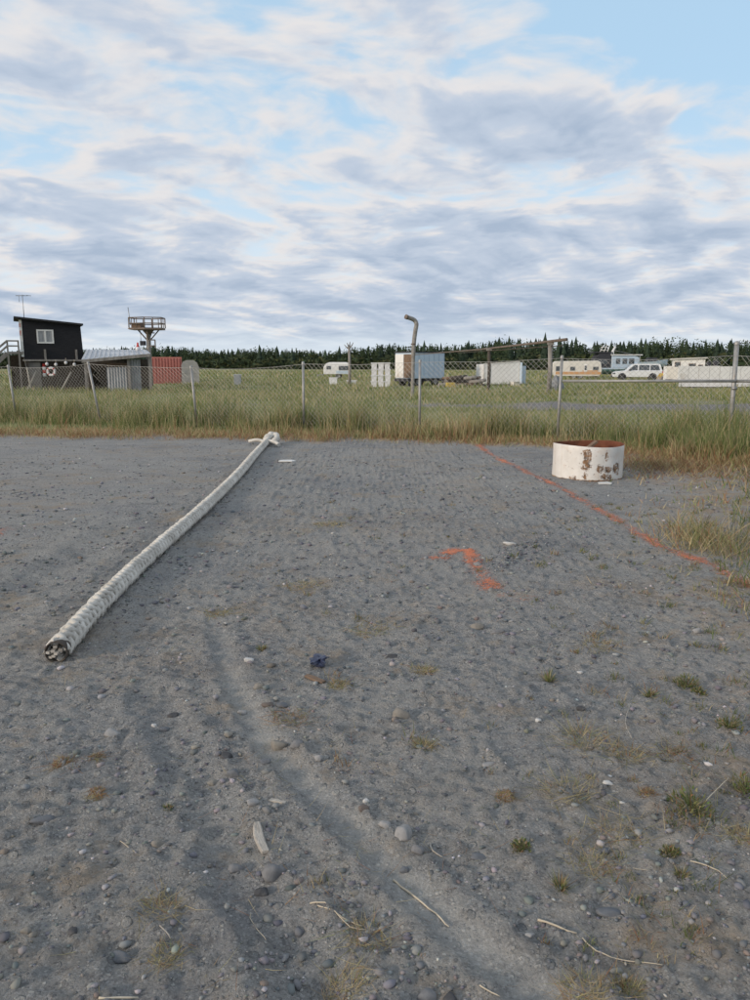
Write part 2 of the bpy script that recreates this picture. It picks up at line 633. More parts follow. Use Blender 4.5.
M['rope'] = rope_mat()
M['core'] = pm('dark rope core', (0.16, 0.14, 0.12), (0.10, 0.09, 0.08), 30, 0.95)  # core colour darkened, putting shade into the gaps between strands


def stone_mat(name, c1, c2):
    m, n, b = new_mat(name)
    oc = n.new('ShaderNodeTexCoord').outputs['Object']
    c = n.mix(n.step(n.noise(oc, 22, 6, 0.6), 0.35, 0.68), c1, c2)
    c = n.mix(n.step(n.noise(oc, 110, 4, 0.7), 0.6, 0.74), c, tuple(x * 0.6 for x in c1))
    # dust settled on the skirts
    dust = n.step(n.noise(oc, 45, 4, 0.6), 0.55, 0.75)
    c = n.mix(n.math('MULTIPLY', dust, 0.55), c, (0.20, 0.19, 0.185))
    n.put(b.inputs['Base Color'], c)
    b.inputs['Roughness'].default_value = 0.85
    b.inputs['Specular IOR Level'].default_value = 0.2
    bp = n.new('ShaderNodeBump')
    bp.inputs['Strength'].default_value = 0.45
    bp.inputs['Distance'].default_value = 0.004
    n.put(bp.inputs['Height'], n.noise(oc, 160, 6, 0.65))
    n.put(b.inputs['Normal'], bp.outputs[0])
    return m


SM = {
    'grey': stone_mat('grey stone', (0.192, 0.192, 0.195), (0.136, 0.136, 0.139)),
    'pale': stone_mat('pale stone', (0.302, 0.296, 0.290), (0.223, 0.220, 0.217)),
    'tan': stone_mat('tan stone', (0.232, 0.215, 0.190), (0.170, 0.159, 0.139)),
    'slate': stone_mat('slate blue stone', (0.148, 0.156, 0.168), (0.107, 0.112, 0.121)),
    'dark': stone_mat('dark stone', (0.060, 0.060, 0.063), (0.096, 0.096, 0.099)),
    'white': stone_mat('white stone', (0.524, 0.518, 0.502), (0.412, 0.406, 0.390)),
    'brown': stone_mat('brown stone', (0.151, 0.126, 0.112), (0.106, 0.089, 0.081)),
}


def ground_mat():
    m, n, b = new_mat('packed gravelly dirt and field soil')
    geo = n.new('ShaderNodeNewGeometry')
    p = geo.outputs['Position']
    A = lambda s: n.new('ShaderNodeAttribute', attribute_name=s).outputs['Fac']
    a_veg, a_dry, a_trk, a_rut = A('veg'), A('dry'), A('trk'), A('rut')
    # packed dirt
    n1 = n.noise(p, 0.55, 6, 0.6)
    n2 = n.noise(p, 3.2, 7, 0.65)
    n3 = n.noise(p, 26, 6, 0.7)
    n4 = n.noise(p, 110, 4, 0.7)
    dirt = n.mix(n.step(n1, 0.32, 0.68), (0.249, 0.250, 0.251), (0.305, 0.300, 0.283))
    dirt = n.mix(n.math('MULTIPLY', n.step(n2, 0.40, 0.72), 0.6), dirt, (0.364, 0.346, 0.312))
    dirt = n.mix(n.math('MULTIPLY', n.step(n3, 0.50, 0.66), 0.85), dirt, (0.139, 0.138, 0.141))
    dirt = n.mix(n.math('MULTIPLY', n.step(n4, 0.55, 0.68), 0.6), dirt, (0.475, 0.470, 0.440))
    # grit: embedded chips with their own tone
    vc = n.voro(p, 62, 'F1', 'Color')
    vd = n.voro(p, 62, 'F1', 'Distance')
    sepc = n.new('ShaderNodeSeparateColor')
    n.put(sepc.inputs[0], vc)
    chip = n.math('MULTIPLY', n.step(sepc.outputs[0], 0.50, 0.54), n.step(vd, 0.42, 0.30))
    chipc = n.mix(sepc.outputs[1], (0.119, 0.125, 0.133), (0.581, 0.571, 0.530))
    dirt = n.mix(n.math('MULTIPLY', chip, 0.75), dirt, chipc)
    vc2 = n.voro(p, 21, 'F1', 'Color')
    vd2 = n.voro(p, 21, 'F1', 'Distance')
    sepd = n.new('ShaderNodeSeparateColor')
    n.put(sepd.inputs[0], vc2)
    chip2 = n.math('MULTIPLY', n.step(sepd.outputs[0], 0.72, 0.76), n.step(vd2, 0.36, 0.26))
    dirt = n.mix(n.math('MULTIPLY', chip2, 0.7), dirt, n.mix(sepd.outputs[1], (0.146, 0.155, 0.164), (0.436, 0.426, 0.391)))
    vc3 = n.voro(p, 150, 'F1', 'Color')
    sepe = n.new('ShaderNodeSeparateColor')
    n.put(sepe.inputs[0], vc3)
    grit = n.mix(sepe.outputs[1], (0.118, 0.121, 0.119), (0.507, 0.503, 0.497))
    dirt = n.mix(n.math('MULTIPLY', n.step(sepe.outputs[0], 0.60, 0.64), 0.5), dirt, grit)
    # big soft differences: damp, packed and dusty areas
    zone = n.noise(n.mapping(p, (1, 1.0, 1)), 0.28, 5, 0.6)
    dirt = n.mix(n.math('MULTIPLY', n.step(zone, 0.45, 0.62), 0.45), dirt, (0.327, 0.314, 0.297))
    dirt = n.mix(n.math('MULTIPLY', n.step(zone, 0.47, 0.34), 0.35), dirt, (0.160, 0.160, 0.167))
    strk = n.noise(n.mapping(p, (0.7, 1.7, 1), rot=(0, 0, R(12))), 2.2, 8, 0.72)
    dirt = n.mix(n.math('MULTIPLY', n.step(strk, 0.52, 0.66), 0.45), dirt, (0.157, 0.158, 0.156))
    dirt = n.mix(n.math('MULTIPLY', n.step(strk, 0.46, 0.34), 0.35), dirt, (0.388, 0.379, 0.350))
    # brown, dry organic patches
    brown = n.math('MULTIPLY', n.step(n.noise(p, 1.7, 8, 0.75), 0.52, 0.68), 0.75)
    dirt = n.mix(brown, dirt, (0.316, 0.258, 0.195))
    dirt = n.mix(n.math('MULTIPLY', a_rut, 0.42), dirt, n.mix(n.step(n2, 0.4, 0.7), (0.272, 0.264, 0.240), (0.329, 0.317, 0.283)))
    litter = n.mix(n.step(n.noise(p, 9, 6, 0.7), 0.35, 0.65), (0.264, 0.174, 0.107), (0.436, 0.317, 0.183))
    dryf = n.math('MULTIPLY', a_dry, n.step(n.noise(p, 4.0, 6, 0.7), 0.38, 0.62))
    dirt = n.mix(n.math('MULTIPLY', dryf, 0.7), dirt, litter)
    # field
    f1 = n.noise(n.mapping(p, (0.05, 0.16, 1)), 1.0, 6, 0.6)
    f2 = n.noise(p, 1.2, 7, 0.7)
    field = n.mix(n.step(f1, 0.35, 0.65), (0.205, 0.228, 0.095), (0.31, 0.285, 0.15))
    field = n.mix(n.math('MULTIPLY', n.step(f2, 0.45, 0.7), 0.45), field, (0.155, 0.185, 0.07))
    # litter belt just inside the edge, then field
    sp = n.new('ShaderNodeSeparateXYZ')
    n.put(sp.inputs[0], p)
    col = n.mix(a_veg, dirt, litter)
    col = n.mix(A('fld'), col, field)
    gravel = n.mix(n.step(n.noise(p, 2.0, 6, 0.7), 0.35, 0.7), (0.20, 0.195, 0.20), (0.27, 0.245, 0.23))
    col = n.mix(a_trk, col, gravel)
    n.put(b.inputs['Base Color'], col)
    b.inputs['Roughness'].default_value = 0.95
    b.inputs['Specular IOR Level'].default_value = 0.12
    hgt = n.math('ADD', n.math('MULTIPLY', n.noise(p, 75, 6, 0.75), 0.6), n.math('MULTIPLY', n3, 0.8))
    hgt = n.math('ADD', hgt, n.math('MULTIPLY', n.noise(n.mapping(p, (1.0, 1.6, 1)), 7, 6, 0.7), 0.35))
    hgt = n.math('ADD', hgt, n.math('MULTIPLY', chip, 0.25))
    hgt = n.math('ADD', hgt, n.math('MULTIPLY', chip2, 0.5))
    bp = n.new('ShaderNodeBump')
    bp.inputs['Distance'].default_value = 0.030
    n.put(bp.inputs['Strength'], n.math('SUBTRACT', 0.9, n.math('MULTIPLY', a_rut, 0.4)))
    n.put(bp.inputs['Height'], hgt)
    n.put(b.inputs['Normal'], bp.outputs[0])
    return m


# ------------------------------------------------------------------ ground: one sheet to the horizon, fine near the camera
def axis(lo, flo, fhi, hi, st, g):
    mid = list(np.arange(flo, fhi, st))
    a, s = [], st
    x = mid[-1]
    while x < hi:
        s *= g
        x += s
        a.append(x)
    b, s = [], st
    x = mid[0]
    while x > lo:
        s *= g
        x -= s
        b.append(x)
    return np.array(b[::-1] + mid + a)


gx = axis(-3500, -2.1, 2.1, 3500, 0.017, 1.042)
gy = axis(-60, 1.35, 4.6, 5000, 0.016, 1.022)
gy = gy[(gy > 1.3)]
back, s, y0 = [], 0.02, gy[0]
while y0 > -60:
    s *= 1.35
    y0 -= s
    back.append(y0)
gy = np.concatenate([np.array(back[::-1]), gy])
GX, GY = np.meshgrid(gx, gy)
GZ = height(GX.ravel(), GY.ravel()).reshape(GX.shape)
nx, ny = len(gx), len(gy)
V = np.stack([GX.ravel(), GY.ravel(), GZ.ravel()], 1)
idx = np.arange(nx * ny).reshape(ny, nx)
Q = np.stack([idx[:-1, :-1].ravel(), idx[:-1, 1:].ravel(), idx[1:, 1:].ravel(), idx[1:, :-1].ravel()], 1)
gm = mesh_np('ground', V, quads=Q, smooth=True)


def fattr(me, name, vals):
    a = me.attributes.new(name, 'FLOAT', 'POINT')
    a.data.foreach_set('value', np.asarray(vals, np.float32))


vx, vy = V[:, 0], V[:, 1]
fattr(gm, 'veg', veg(vx, vy))
fattr(gm, 'fld', sst(0.6, 2.2, vy - yE(vx) + 0.6 * fbm(vx * 0.8, vy * 0.8, 15, 2)))
fattr(gm, 'dry', np.maximum(rdry(vx, vy), 0.25 * sst(0.05, 0.5, fbm(vx * 0.6, vy * 0.6, 31, 3))))
fattr(gm, 'trk', track(vx, vy))
dr = pdist(vx, vy, RUT)
fattr(gm, 'rut', sst(6.0, 3.2, vy) * np.exp(-(dr / 0.062) ** 4) * (0.75 + 0.5 * fbm(vx * 5, vy * 5, 77, 2)).clip(0, 1))


def height(x, y):
    """height of the ground sheet as built"""
    x = np.asarray(x, float)
    y = np.asarray(y, float)
    i = np.clip(np.searchsorted(gx, x) - 1, 0, nx - 2)
    j = np.clip(np.searchsorted(gy, y) - 1, 0, ny - 2)
    fx = np.clip((x - gx[i]) / (gx[i + 1] - gx[i]), 0, 1)
    fy = np.clip((y - gy[j]) / (gy[j + 1] - gy[j]), 0, 1)
    return (GZ[j, i] * (1 - fx) + GZ[j, i + 1] * fx) * (1 - fy) + (GZ[j + 1, i] * (1 - fx) + GZ[j + 1, i + 1] * fx) * fy


ground = link('ground', gm, ground_mat())
tag(ground, kind='structure')


# ------------------------------------------------------------------ grass, litter, gravel (uncountable)
def blades(x, y, z, h, w, lean, col, tipcol=None, az=None, broke=0.0):
    n = len(x)
    az = RNG.uniform(0, 2 * np.pi, n) if az is None else az
    fa = RNG.uniform(0, 2 * np.pi, n)
    sx, sy = np.cos(fa) * w / 2, np.sin(fa) * w / 2
    lx, ly = np.cos(az) * lean * h, np.sin(az) * lean * h
    hm = 0.55
    B = np.zeros((n, 5, 3), np.float32)
    B[:, 0] = np.stack([x - sx, y - sy, z], 1)
    B[:, 1] = np.stack([x + sx, y + sy, z], 1)
    mx, my, mz = x + lx * 0.35, y + ly * 0.35, z + h * hm * np.clip(1.45 - lean, 0.08, 1)
    B[:, 2] = np.stack([mx + sx * .75, my + sy * .75, mz], 1)
    B[:, 3] = np.stack([mx - sx * .75, my - sy * .75, mz], 1)
    B[:, 4] = np.stack([x + lx, y + ly, z + h * np.sqrt(np.clip(1 - 0.5 * lean ** 2, 0.02, 1))], 1)
    i0 = np.arange(n)[:, None] * 5
    q = i0 + np.array([[0, 1, 2, 3]])
    t = i0 + np.array([[3, 2, 4]])
    c = np.repeat(col[:, None, :], 5, 1)
    if tipcol is not None:
        c[:, 4] = tipcol
    return B.reshape(-1, 3), q, t, c.reshape(-1, 3)


def blade_object(name, sets, mat, label, cat):
    Vs, Qs, Ts, Cs, off = [], [], [], [], 0
    for v, q, t, c in sets:
        Vs.append(v)
        Qs.append(q + off)
        Ts.append(t + off)
        Cs.append(c)
        off += len(v)
    me = mesh_np(name, np.concatenate(Vs), np.concatenate(Qs), np.concatenate(Ts), np.concatenate(Cs))
    return tag(link(name, me, mat), label, cat, kind='stuff')


GREEN = np.array([0.150, 0.205, 0.070])
YGREEN = np.array([0.270, 0.280, 0.120])
STRAW = np.array([0.50, 0.415, 0.245])
RUSSET = np.array([0.36, 0.205, 0.115])


def pick(n, pr, cols, jit=0.25):
    k = RNG.choice(len(cols), n, p=np.array(pr) / sum(pr))
    c = np.array(cols)[k]
    return c * (1 + RNG.uniform(-jit, jit, (n, 1))) * (1 + RNG.uniform(-0.08, 0.08, (n, 3)))


def clump(x, y, f=1.4, seed=50, lo=-0.25, hi=0.35):
    return sst(lo, hi, fbm(x * f, y * f, seed, 3))


def fence_y(x):
    return 21.6 - (x + 10.25) * (21.6 - 14.65) / (6.95 + 10.25)


sets = []
# litter belt
n = 26000
x = RNG.uniform(-13, 7.5, n)
y = yE(x) + np.abs(RNG.normal(0, 0.85, n)) - 0.45
k = veg(x, y) + 0.06 > RNG.uniform(0.02, 0.9, n)
x, y = x[k], y[k]
n = len(x)
sets.append(blades(x, y, height(x, y) - 0.01, RNG.uniform(0.05, 0.24, n), RNG.uniform(0.007, 0.014, n), RNG.uniform(0.3, 1.25, n), pick(n, (2, 4, 5, 0.8), (YGREEN, STRAW, RUSSET, GREEN))))
# tall growth along the fence
n = 52000
x = RNG.uniform(-15, 8.5, n)
d = RNG.normal(0.1, 1.0, n)
y = fence_y(x) + d
y = np.maximum(y, yE(x) + 0.25 + np.abs(RNG.normal(0, 0.35, n)))
cl = clump(x, y, 0.9, 61, -0.2, 0.55)
k = RNG.uniform(0, 1, n) < 0.22 + 0.78 * cl
x, y, cl = x[k], y[k], cl[k]
n = len(x)
de = y - yE(x)
h = (0.11 + 0.56 * cl * RNG.uniform(0.3, 1.15, n)) * np.clip(0.45 + de * 0.4, 0.45, 1.1) + RNG.exponential(0.05, n)
h *= 1 + 0.35 * sst(5.0, 7.0, x)
gmix = sst(0.1, 1.3, de + 1.1 * fbm(x * 0.7, y * 0.7, 71, 3))
cc = np.where((RNG.uniform(0, 1, n) < gmix)[:, None], pick(n, (4.5, 4, 2.0, 0.5), (GREEN * .78, YGREEN * .85, STRAW, RUSSET)), pick(n, (0.8, 2.5, 4, 2.5), (GREEN, YGREEN, STRAW, RUSSET)))
sets.append(blades(x, y, height(x, y) - 0.02, h, RNG.uniform(0.008, 0.015, n), RNG.uniform(0.05, 0.7, n), cc, tipcol=cc * 1.25))
# rank growth filling the corner on the right
n = 16000
x = RNG.uniform(4.4, 9.5, n)
y = yE(x) + 0.1 + np.abs(RNG.normal(0, 1.3, n))
cl = clump(x, y, 1.0, 66, -0.4, 0.4)
k = RNG.uniform(0, 1, n) < 0.3 + 0.7 * cl
x, y, cl = x[k], y[k], cl[k]
n = len(x)
de = y - yE(x)
cc = np.where((RNG.uniform(0, 1, n) < sst(0.1, 0.9, de))[:, None], pick(n, (4, 4.5, 1.6), (GREEN, YGREEN, STRAW)), pick(n, (1, 3, 2), (YGREEN, STRAW, RUSSET)))
sets.append(blades(x, y, height(x, y) - 0.02, (0.10 + 0.62 * cl * RNG.uniform(0.4, 1.1, n)) * np.clip(0.35 + de * 0.7, 0.35, 1), RNG.uniform(0.007, 0.014, n), RNG.uniform(0.05, 0.8, n), cc))
# dead mound and thin growth down the right side
n = 16000
x = RNG.uniform(1.6, 6.4, n)
y = RNG.uniform(2.2, 13.0, n)
pm_ = np.exp(-((x - 3.0) / 0.24) ** 2 - ((y - 6.75) / 0.55) ** 2)
k = RNG.uniform(0, 1, n) < 0.9 * rdry(x, y) * clump(x, y, 1.2, 68, -0.25, 0.4) + 0.7 * pm_
x, y, pm_ = x[k], y[k], pm_[k]
n = len(x)
sets.append(blades(x, y, height(x, y) - 0.01, (0.03 + 0.07 * RNG.uniform(0, 1, n) * sst(1.5, 6, y) + 0.02 + 0.32 * pm_ * RNG.uniform(0.2, 1, n)), RNG.uniform(0.0008, 0.0014, n) * (1.0 + y), RNG.uniform(0.2, 1.25, n), pick(n, (1.5, 2.5, 4, 2), (GREEN, YGREEN, STRAW, RUSSET))))
# dead litter raked up in the corner right of the drum
n = 5000
x = RNG.normal(4.75, 0.55, n)
y = RNG.normal(12.0, 0.7, n)
cc = pick(n, (1, 2.2, 3, 2), (YGREEN, STRAW, RUSSET, RUSSET * 0.5))
sets.append(blades(x, y, height(x, y) - 0.005, RNG.uniform(0.05, 0.22, n), RNG.uniform(0.006, 0.012, n), RNG.uniform(0.7, 1.40, n), cc))
# thick growth spilling in over the right border
n = 7000
y = RNG.uniform(4.2, 12.5, n)
x = y * RNG.uniform(0.455, 0.60, n) + RNG.normal(0, 0.08, n)
k = RNG.uniform(0, 1, n) < 0.55 * sst(0.455, 0.53, x / y) * (0.15 + 0.85 * clump(x, y, 1.0, 168, -0.3, 0.4))
x, y = x[k], y[k]
n = len(x)
sets.append(blades(x, y, height(x, y) - 0.01, RNG.uniform(0.05, 0.26, n) * (0.5 + 0.06 * y), RNG.uniform(0.0008, 0.0013, n) * (1 + y), RNG.uniform(0.2, 1.2, n), pick(n, (4.5, 3, 2, 1.5), (GREEN * .8, YGREEN * .85, STRAW, RUSSET))))
n = 900
x, y = RNG.normal(3.02, 0.20, n), RNG.normal(6.75, 0.35, n)
sets.append(blades(x, y, height(x, y) - 0.01, RNG.uniform(0.05, 0.34, n), RNG.uniform(0.004, 0.008, n), RNG.uniform(0.3, 1.35, n), pick(n, (1.2, 2, 4, 1.5), (GREEN * .8, YGREEN * .9, STRAW, RUSSET))))
# flowering straw stems standing above
n = 2600
x = RNG.uniform(-15, 8.5, n)
y = fence_y(x) + RNG.normal(0, 0.9, n)
y = np.maximum(y, yE(x) + 0.4)
cc = pick(n, (1, 3), (YGREEN, STRAW)) * 1.1
sets.append(blades(x, y, height(x, y) - 0.02, RNG.uniform(0.55, 0.95, n) * (0.6 + 0.4 * clump(x, y, 0.9, 61)), np.full(n, 0.007), RNG.uniform(0.05, 0.45, n), cc))
blade_object('tall_grass', sets, M['grass'], 'tall green and straw grass growing along the wire fence', 'grass')
# field grass behind the fence
sets = []
for (ya, yb, n, hh, ww, cf) in ((17.5, 27, 42000, 0.19, 0.013, 0.8), (26, 45, 60000, 0.30, 0.026, 0.35), (44, 90, 52000, 0.34, 0.055, 0.2), (88, 190, 30000, 0.45, 0.16, 0.1)):
    y = np.sqrt(RNG.uniform(ya ** 2, yb ** 2, n))
    x = RNG.uniform(-1, 1, n) * (0.56 * y + 2)
    cl = clump(x, y, cf, 81)
    k = (y > fence_y(x) + 0.4) & (RNG.uniform(0, 1, n) < (0.25 + 0.75 * cl)) & (track(x, y) < RNG.uniform(0.05, 1.0, n))
    x, y, cl = x[k], y[k], cl[k]
    n = len(x)
    big_ = clump(x, y * 2.2, 0.06, 91)
    cc = np.where((RNG.uniform(0, 1, n) < 0.3 + 0.5 * big_)[:, None], pick(n, (4, 4, 1), (GREEN, YGREEN, STRAW)), pick(n, (1, 3, 2.6), (GREEN, YGREEN, STRAW)))
    sets.append(blades(x, y, height(x, y) - 0.02, hh * (0.4 + 0.8 * cl) * RNG.uniform(0.5, 1.2, n), np.full(n, ww), RNG.uniform(0.1, 0.8, n), cc))
blade_object('field_grass', sets, M['grass'], 'rough green and yellow meadow grass beyond the wire fence', 'grass')
# dry wisps over the yard, thicker to the right
sets = []
n = 60000
x = RNG.uniform(-3.4, 7, n)
y = 1.3 + 12 * RNG.uniform(0, 1, n) ** 1.5
pr = 0.025 + 0.40 * clump(x, y, 1.6, 97, 0.15, 0.6) + 0.85 * rdry(x, y) * clump(x, y, 1.1, 98, -0.1, 0.5) + 0.6 * sst(0.0, 1.3, x) * sst(5.5, 2.4, y) * clump(x, y, 2.3, 99, 0.0, 0.5)
k = RNG.uniform(0, 1, n) < pr
x, y = x[k], y[k]
n = len(x)
sets.append(blades(x, y, height(x, y) + 0.001, RNG.uniform(0.02, 0.085, n), RNG.uniform(0.0012, 0.0024, n), RNG.uniform(0.95, 1.41, n), pick(n, (1.2, 4, 2.2), (YGREEN, STRAW * 0.9, RUSSET))))
for _ in range(340):
    cy_ = 1.7 + 7.0 * RNG.uniform() ** 1.3
    cx_ = RNG.uniform(-0.1, 0.54) * cy_
    if RNG.uniform() > 0.15 + 0.85 * float(sst(-0.5, 0.8, cx_ - 0.25 * cy_)):
        continue
    n = int(RNG.integers(14, 40))
    rr_ = RNG.uniform(0.015, 0.05)
    az_ = RNG.uniform(0, 2 * np.pi, n)
    x = cx_ + RNG.normal(0, rr_ * 0.6, n)
    y = cy_ + RNG.normal(0, rr_ * 0.6, n)
    pal = (GREEN * .7, YGREEN * .7, STRAW * .8, RUSSET * .8)
    w_ = (3, 3, 1.5, 1) if RNG.uniform() < 0.55 else (0.3, 1, 3, 3)
    sets.append(blades(x, y, height(x, y) - 0.003, rr_ * RNG.uniform(0.5, 1.5, n), np.full(n, 0.0018 + 0.0005 * cy_), RNG.uniform(0.3, 1.35, n), pick(n, w_, pal), az=az_))
blade_object('dry_grass_litter', sets, M['grass'], 'thin dry grass wisps scattered over the gravel yard', 'grass')

# gravel
ICO = None
bm = bmesh.new()
bmesh.ops.create_icosphere(bm, subdivisions=1, radius=1.0)
ICO_V = np.array([v.co[:] for v in bm.verts])
ICO_F = np.array([[v.index for v in f.verts] for f in bm.faces])
bm.free()


def pebbles(x, y, r, col, sink=0.35):
    n = len(x)
    nv = len(ICO_V)
    P_ = np.repeat(ICO_V[None], n, 0) * RNG.uniform(0.72, 1.22, (n, nv, 1))
    P_ *= np.stack([RNG.uniform(0.8, 1.35, n), RNG.uniform(0.65, 1.0, n), RNG.uniform(0.4, 0.8, n)], 1)[:, None, :]
    a = RNG.uniform(0, 2 * np.pi, n)
    ca, sa = np.cos(a)[:, None], np.sin(a)[:, None]
    X = P_[..., 0] * ca - P_[..., 1] * sa
    Y = P_[..., 0] * sa + P_[..., 1] * ca
    z = height(x, y)
    Vv = np.stack([X * r[:, None] + x[:, None], Y * r[:, None] + y[:, None], P_[..., 2] * r[:, None] + (z + r * (0.5 - sink))[:, None]], -1)
    F = ICO_F[None] + (np.arange(n) * nv)[:, None, None]
    C_ = np.repeat(col[:, None, :], nv, 1)
    return Vv.reshape(-1, 3), F.reshape(-1, 3), C_.reshape(-1, 3)


n = 30000
x = RNG.uniform(-1, 1, n)
y = 1.35 + 11.5 * RNG.uniform(0, 1, n) ** 2.0
x = x * (0.58 * y + 0.5)
dd = pdist(x, y, RUT)
pr = 0.30 + 0.7 * clump(x, y, 1.3, 120, -0.1, 0.5) + 0.5 * np.exp(-((dd - 0.2) / 0.08) ** 2)
k = (RNG.uniform(0, 1.2, n) < pr) & (dd > 0.10)
x, y, dd = x[k], y[k], dd[k]
n = len(x)
r = 0.0024 + RNG.exponential(0.0030, n) * (1 + 0.12 * y)
r = np.minimum(r, 0.014 + 0.002 * y)
GC = [np.array(c) for c in ((0.17, 0.172, 0.18), (0.21, 0.21, 0.212), (0.125, 0.13, 0.14), (0.27, 0.265, 0.26), (0.19, 0.17, 0.15), (0.42, 0.41, 0.40))]
m_ = 9000
y2 = RNG.uniform(4.5, 15.5, m_)
x2 = RNG.uniform(-1, 1, m_) * (0.55 * y2 + 0.5)
k = (RNG.uniform(0, 1, m_) < 0.25 + 0.75 * clump(x2, y2, 0.8, 130, -0.2, 0.5)) & (y2 < yE(x2) - 0.2)
x2, y2 = x2[k], y2[k]
x, y = np.concatenate([x, x2]), np.concatenate([y, y2])
r = np.concatenate([r, np.minimum(0.005 + RNG.exponential(0.006, len(x2)), 0.026)])
n = len(x)
v_, f_, c_ = pebbles(x, y, r, pick(n, (4, 4, 3, 1.6, 1.5, 0.5), GC, 0.2))
tag(link('gravel', mesh_np('gravel', v_, None, f_, c_), M['pebble']), 'fine grey gravel loose over the dirt yard', 'gravel', kind='stuff')
# the little ridge of pushed-up gravel beside the orange mark
n = 420
t = RNG.uniform(0, 1, n)
a, b_ = np.array(RIDGE[0]), np.array(RIDGE[-1])
xy = a + (b_ - a) * t[:, None] + RNG.normal(0, 0.10, (n, 2))
v_, f_, c_ = pebbles(xy[:, 0], xy[:, 1], 0.004 + RNG.exponential(0.0045, n), pick(n, (4, 4, 4, 1.0), GC[:4], 0.2))
tag(link('gravel_ridge', mesh_np('gravel_ridge', v_, None, f_, c_), M['pebble']), 'small ridge of scraped-up gravel beside the orange arc', 'gravel', kind='stuff')


# ------------------------------------------------------------------ spray paint on the dirt
def paint_mat():
    m, n, b = new_mat('sprayed orange marking paint')
    p = n.new('ShaderNodeNewGeometry').outputs['Position']
    d = n.new('ShaderNodeAttribute', attribute_name='dens').outputs['Fac']
    c = n.mix(n.step(n.noise(p, 30, 5, 0.7), 0.35, 0.65), (0.78, 0.235, 0.115), (0.66, 0.27, 0.17))
    c = n.mix(n.step(n.noise(p, 120, 3, 0.7), 0.55, 0.7), c, (0.80, 0.42, 0.30))
    n.put(b.inputs['Base Color'], c)
    b.inputs['Roughness'].default_value = 0.9
    b.inputs['Specular IOR Level'].default_value = 0.1
    nz = n.math('ADD', n.math('MULTIPLY', n.noise(p, 48, 6, 0.8), 1.0), n.math('MULTIPLY', n.noise(p, 9, 5, 0.65), 0.5))
    al = n.step(n.math('ADD', d, n.math('MULTIPLY', n.math('SUBTRACT', nz, 0.76), 3.2)), 0.28, 1.05)
    n.put(b.inputs['Alpha'], n.math('MULTIPLY', al, 0.82))
    bp = n.new('ShaderNodeBump')
    bp.inputs['Strength'].default_value = 0.8
    bp.inputs['Distance'].default_value = 0.02
    n.put(bp.inputs['Height'], n.noise(p, 60, 6, 0.75))
    n.put(b.inputs['Normal'], bp.outputs[0])
    return m


M['paint'] = paint_mat()


def paint(name, lines, width, label, dens=1.0, cell=0.02, seed=3):
    pts = [q for ln in lines for q in ln]
    w2 = width * 2.2
    xs = np.arange(min(p[0] for p in pts) - w2, max(p[0] for p in pts) + w2, cell)
    ys = np.arange(min(p[1] for p in pts) - w2, max(p[1] for p in pts) + w2, cell)
    X, Y = np.meshgrid(xs, ys)
    d = np.full(X.shape, 9.0)
    for ln in lines:
        d = np.minimum(d, pdist(X, Y, ln))
    dn = d / width + 0.35 * fbm(X * 3.5, Y * 3.5, seed, 3)
    den = dens * sst(1.7, 0.0, dn) * (0.75 + 0.35 * fbm(X * 1.7, Y * 1.7, seed + 9, 2))
    Z_ = height(X.ravel(), Y.ravel()).reshape(X.shape) + 0.004
    ix = np.arange(X.size).reshape(X.shape)
    q = np.stack([ix[:-1, :-1], ix[:-1, 1:], ix[1:, 1:], ix[1:, :-1]], -1)
    near = d < w2 * 0.95
    keep = near[:-1, :-1] & near[:-1, 1:] & near[1:, 1:] & near[1:, :-1]
    q = q[keep]
    used, inv = np.unique(q.ravel(), return_inverse=True)
    Vv = np.stack([X.ravel(), Y.ravel(), Z_.ravel()], 1)[used]
    me = mesh_np(name, Vv, inv.reshape(-1, 4), smooth=True)
    fattr(me, 'dens', den.ravel()[used])
    return tag(link(name, me, M['paint']), label, 'paint mark')


paint('paint_line', [gpl([(478, 446), (500, 460), (535, 476), (568, 492), (600, 510), (628, 528), (662, 546), (700, 560), (735, 576), (765, 592)])], 0.085,
      'long wavering orange sprayed line running past the white drum', 0.95)
paint('paint_mark', [gpl([(448, 554), (458, 552), (468, 553), (474, 562), (482, 576), (489, 588)])], 0.085, 'bright hooked orange spray mark in the middle of the yard', 1.15)
paint('paint_mark', [gpl([(434, 558), (443, 559)])], 0.085, 'small orange spray blotch at the left tip of the hooked mark', 1.0)
paint('paint_mark', [gpl([(502, 596), (524, 598)])], 0.10, 'faint orange spray smudge just below the hooked mark', 0.5)
paint('paint_mark', [gpl([(-4, 536), (4, 532)])], 0.10, 'faint orange spray smudge at the left border of the photo', 0.7)


# ------------------------------------------------------------------ chain-link fence
posts_top = [(8, 366), (88, 363), (191, 367), (303, 363), (420, 361), (562, 357), (737, 343)]
fence = thing('wire_fence', 'galvanised chain link fence with leaning pipe posts across the grass', 'fence', (0, 0, 0))
FP = []
bu = [13, 98, 195, 303, 420, 560, 735]
for i in range(7):
    D = 21.6 - i * (21.6 - 14.65) / 6
    x = ux(bu[i], D)
    b0 = Vector((x, D, hz(x, D) - 0.05))
    tp = at(posts_top[i][0], posts_top[i][1], D)
    FP.append((b0, tp))
c0, c1 = FP[-1]
FP.append((Vector((8.35, 11.6, -0.05)), Vector((8.37, 11.6, 2.0))))
for i, (b0, tp) in enumerate(FP):
    r = 0.045 if i >= 6 else 0.031
    MB().tube([b0, b0.lerp(tp, 0.5), tp], r, 10).build('post', M['galv'], fence)
    cap = MB()
    cap.lathe([(r * 1.15, -0.03), (r * 1.15, 0.01), (r * 0.8, 0.03), (0.001, 0.04)], 10, tuple(tp))
    cap.build('post_cap', M['galv'], fence)


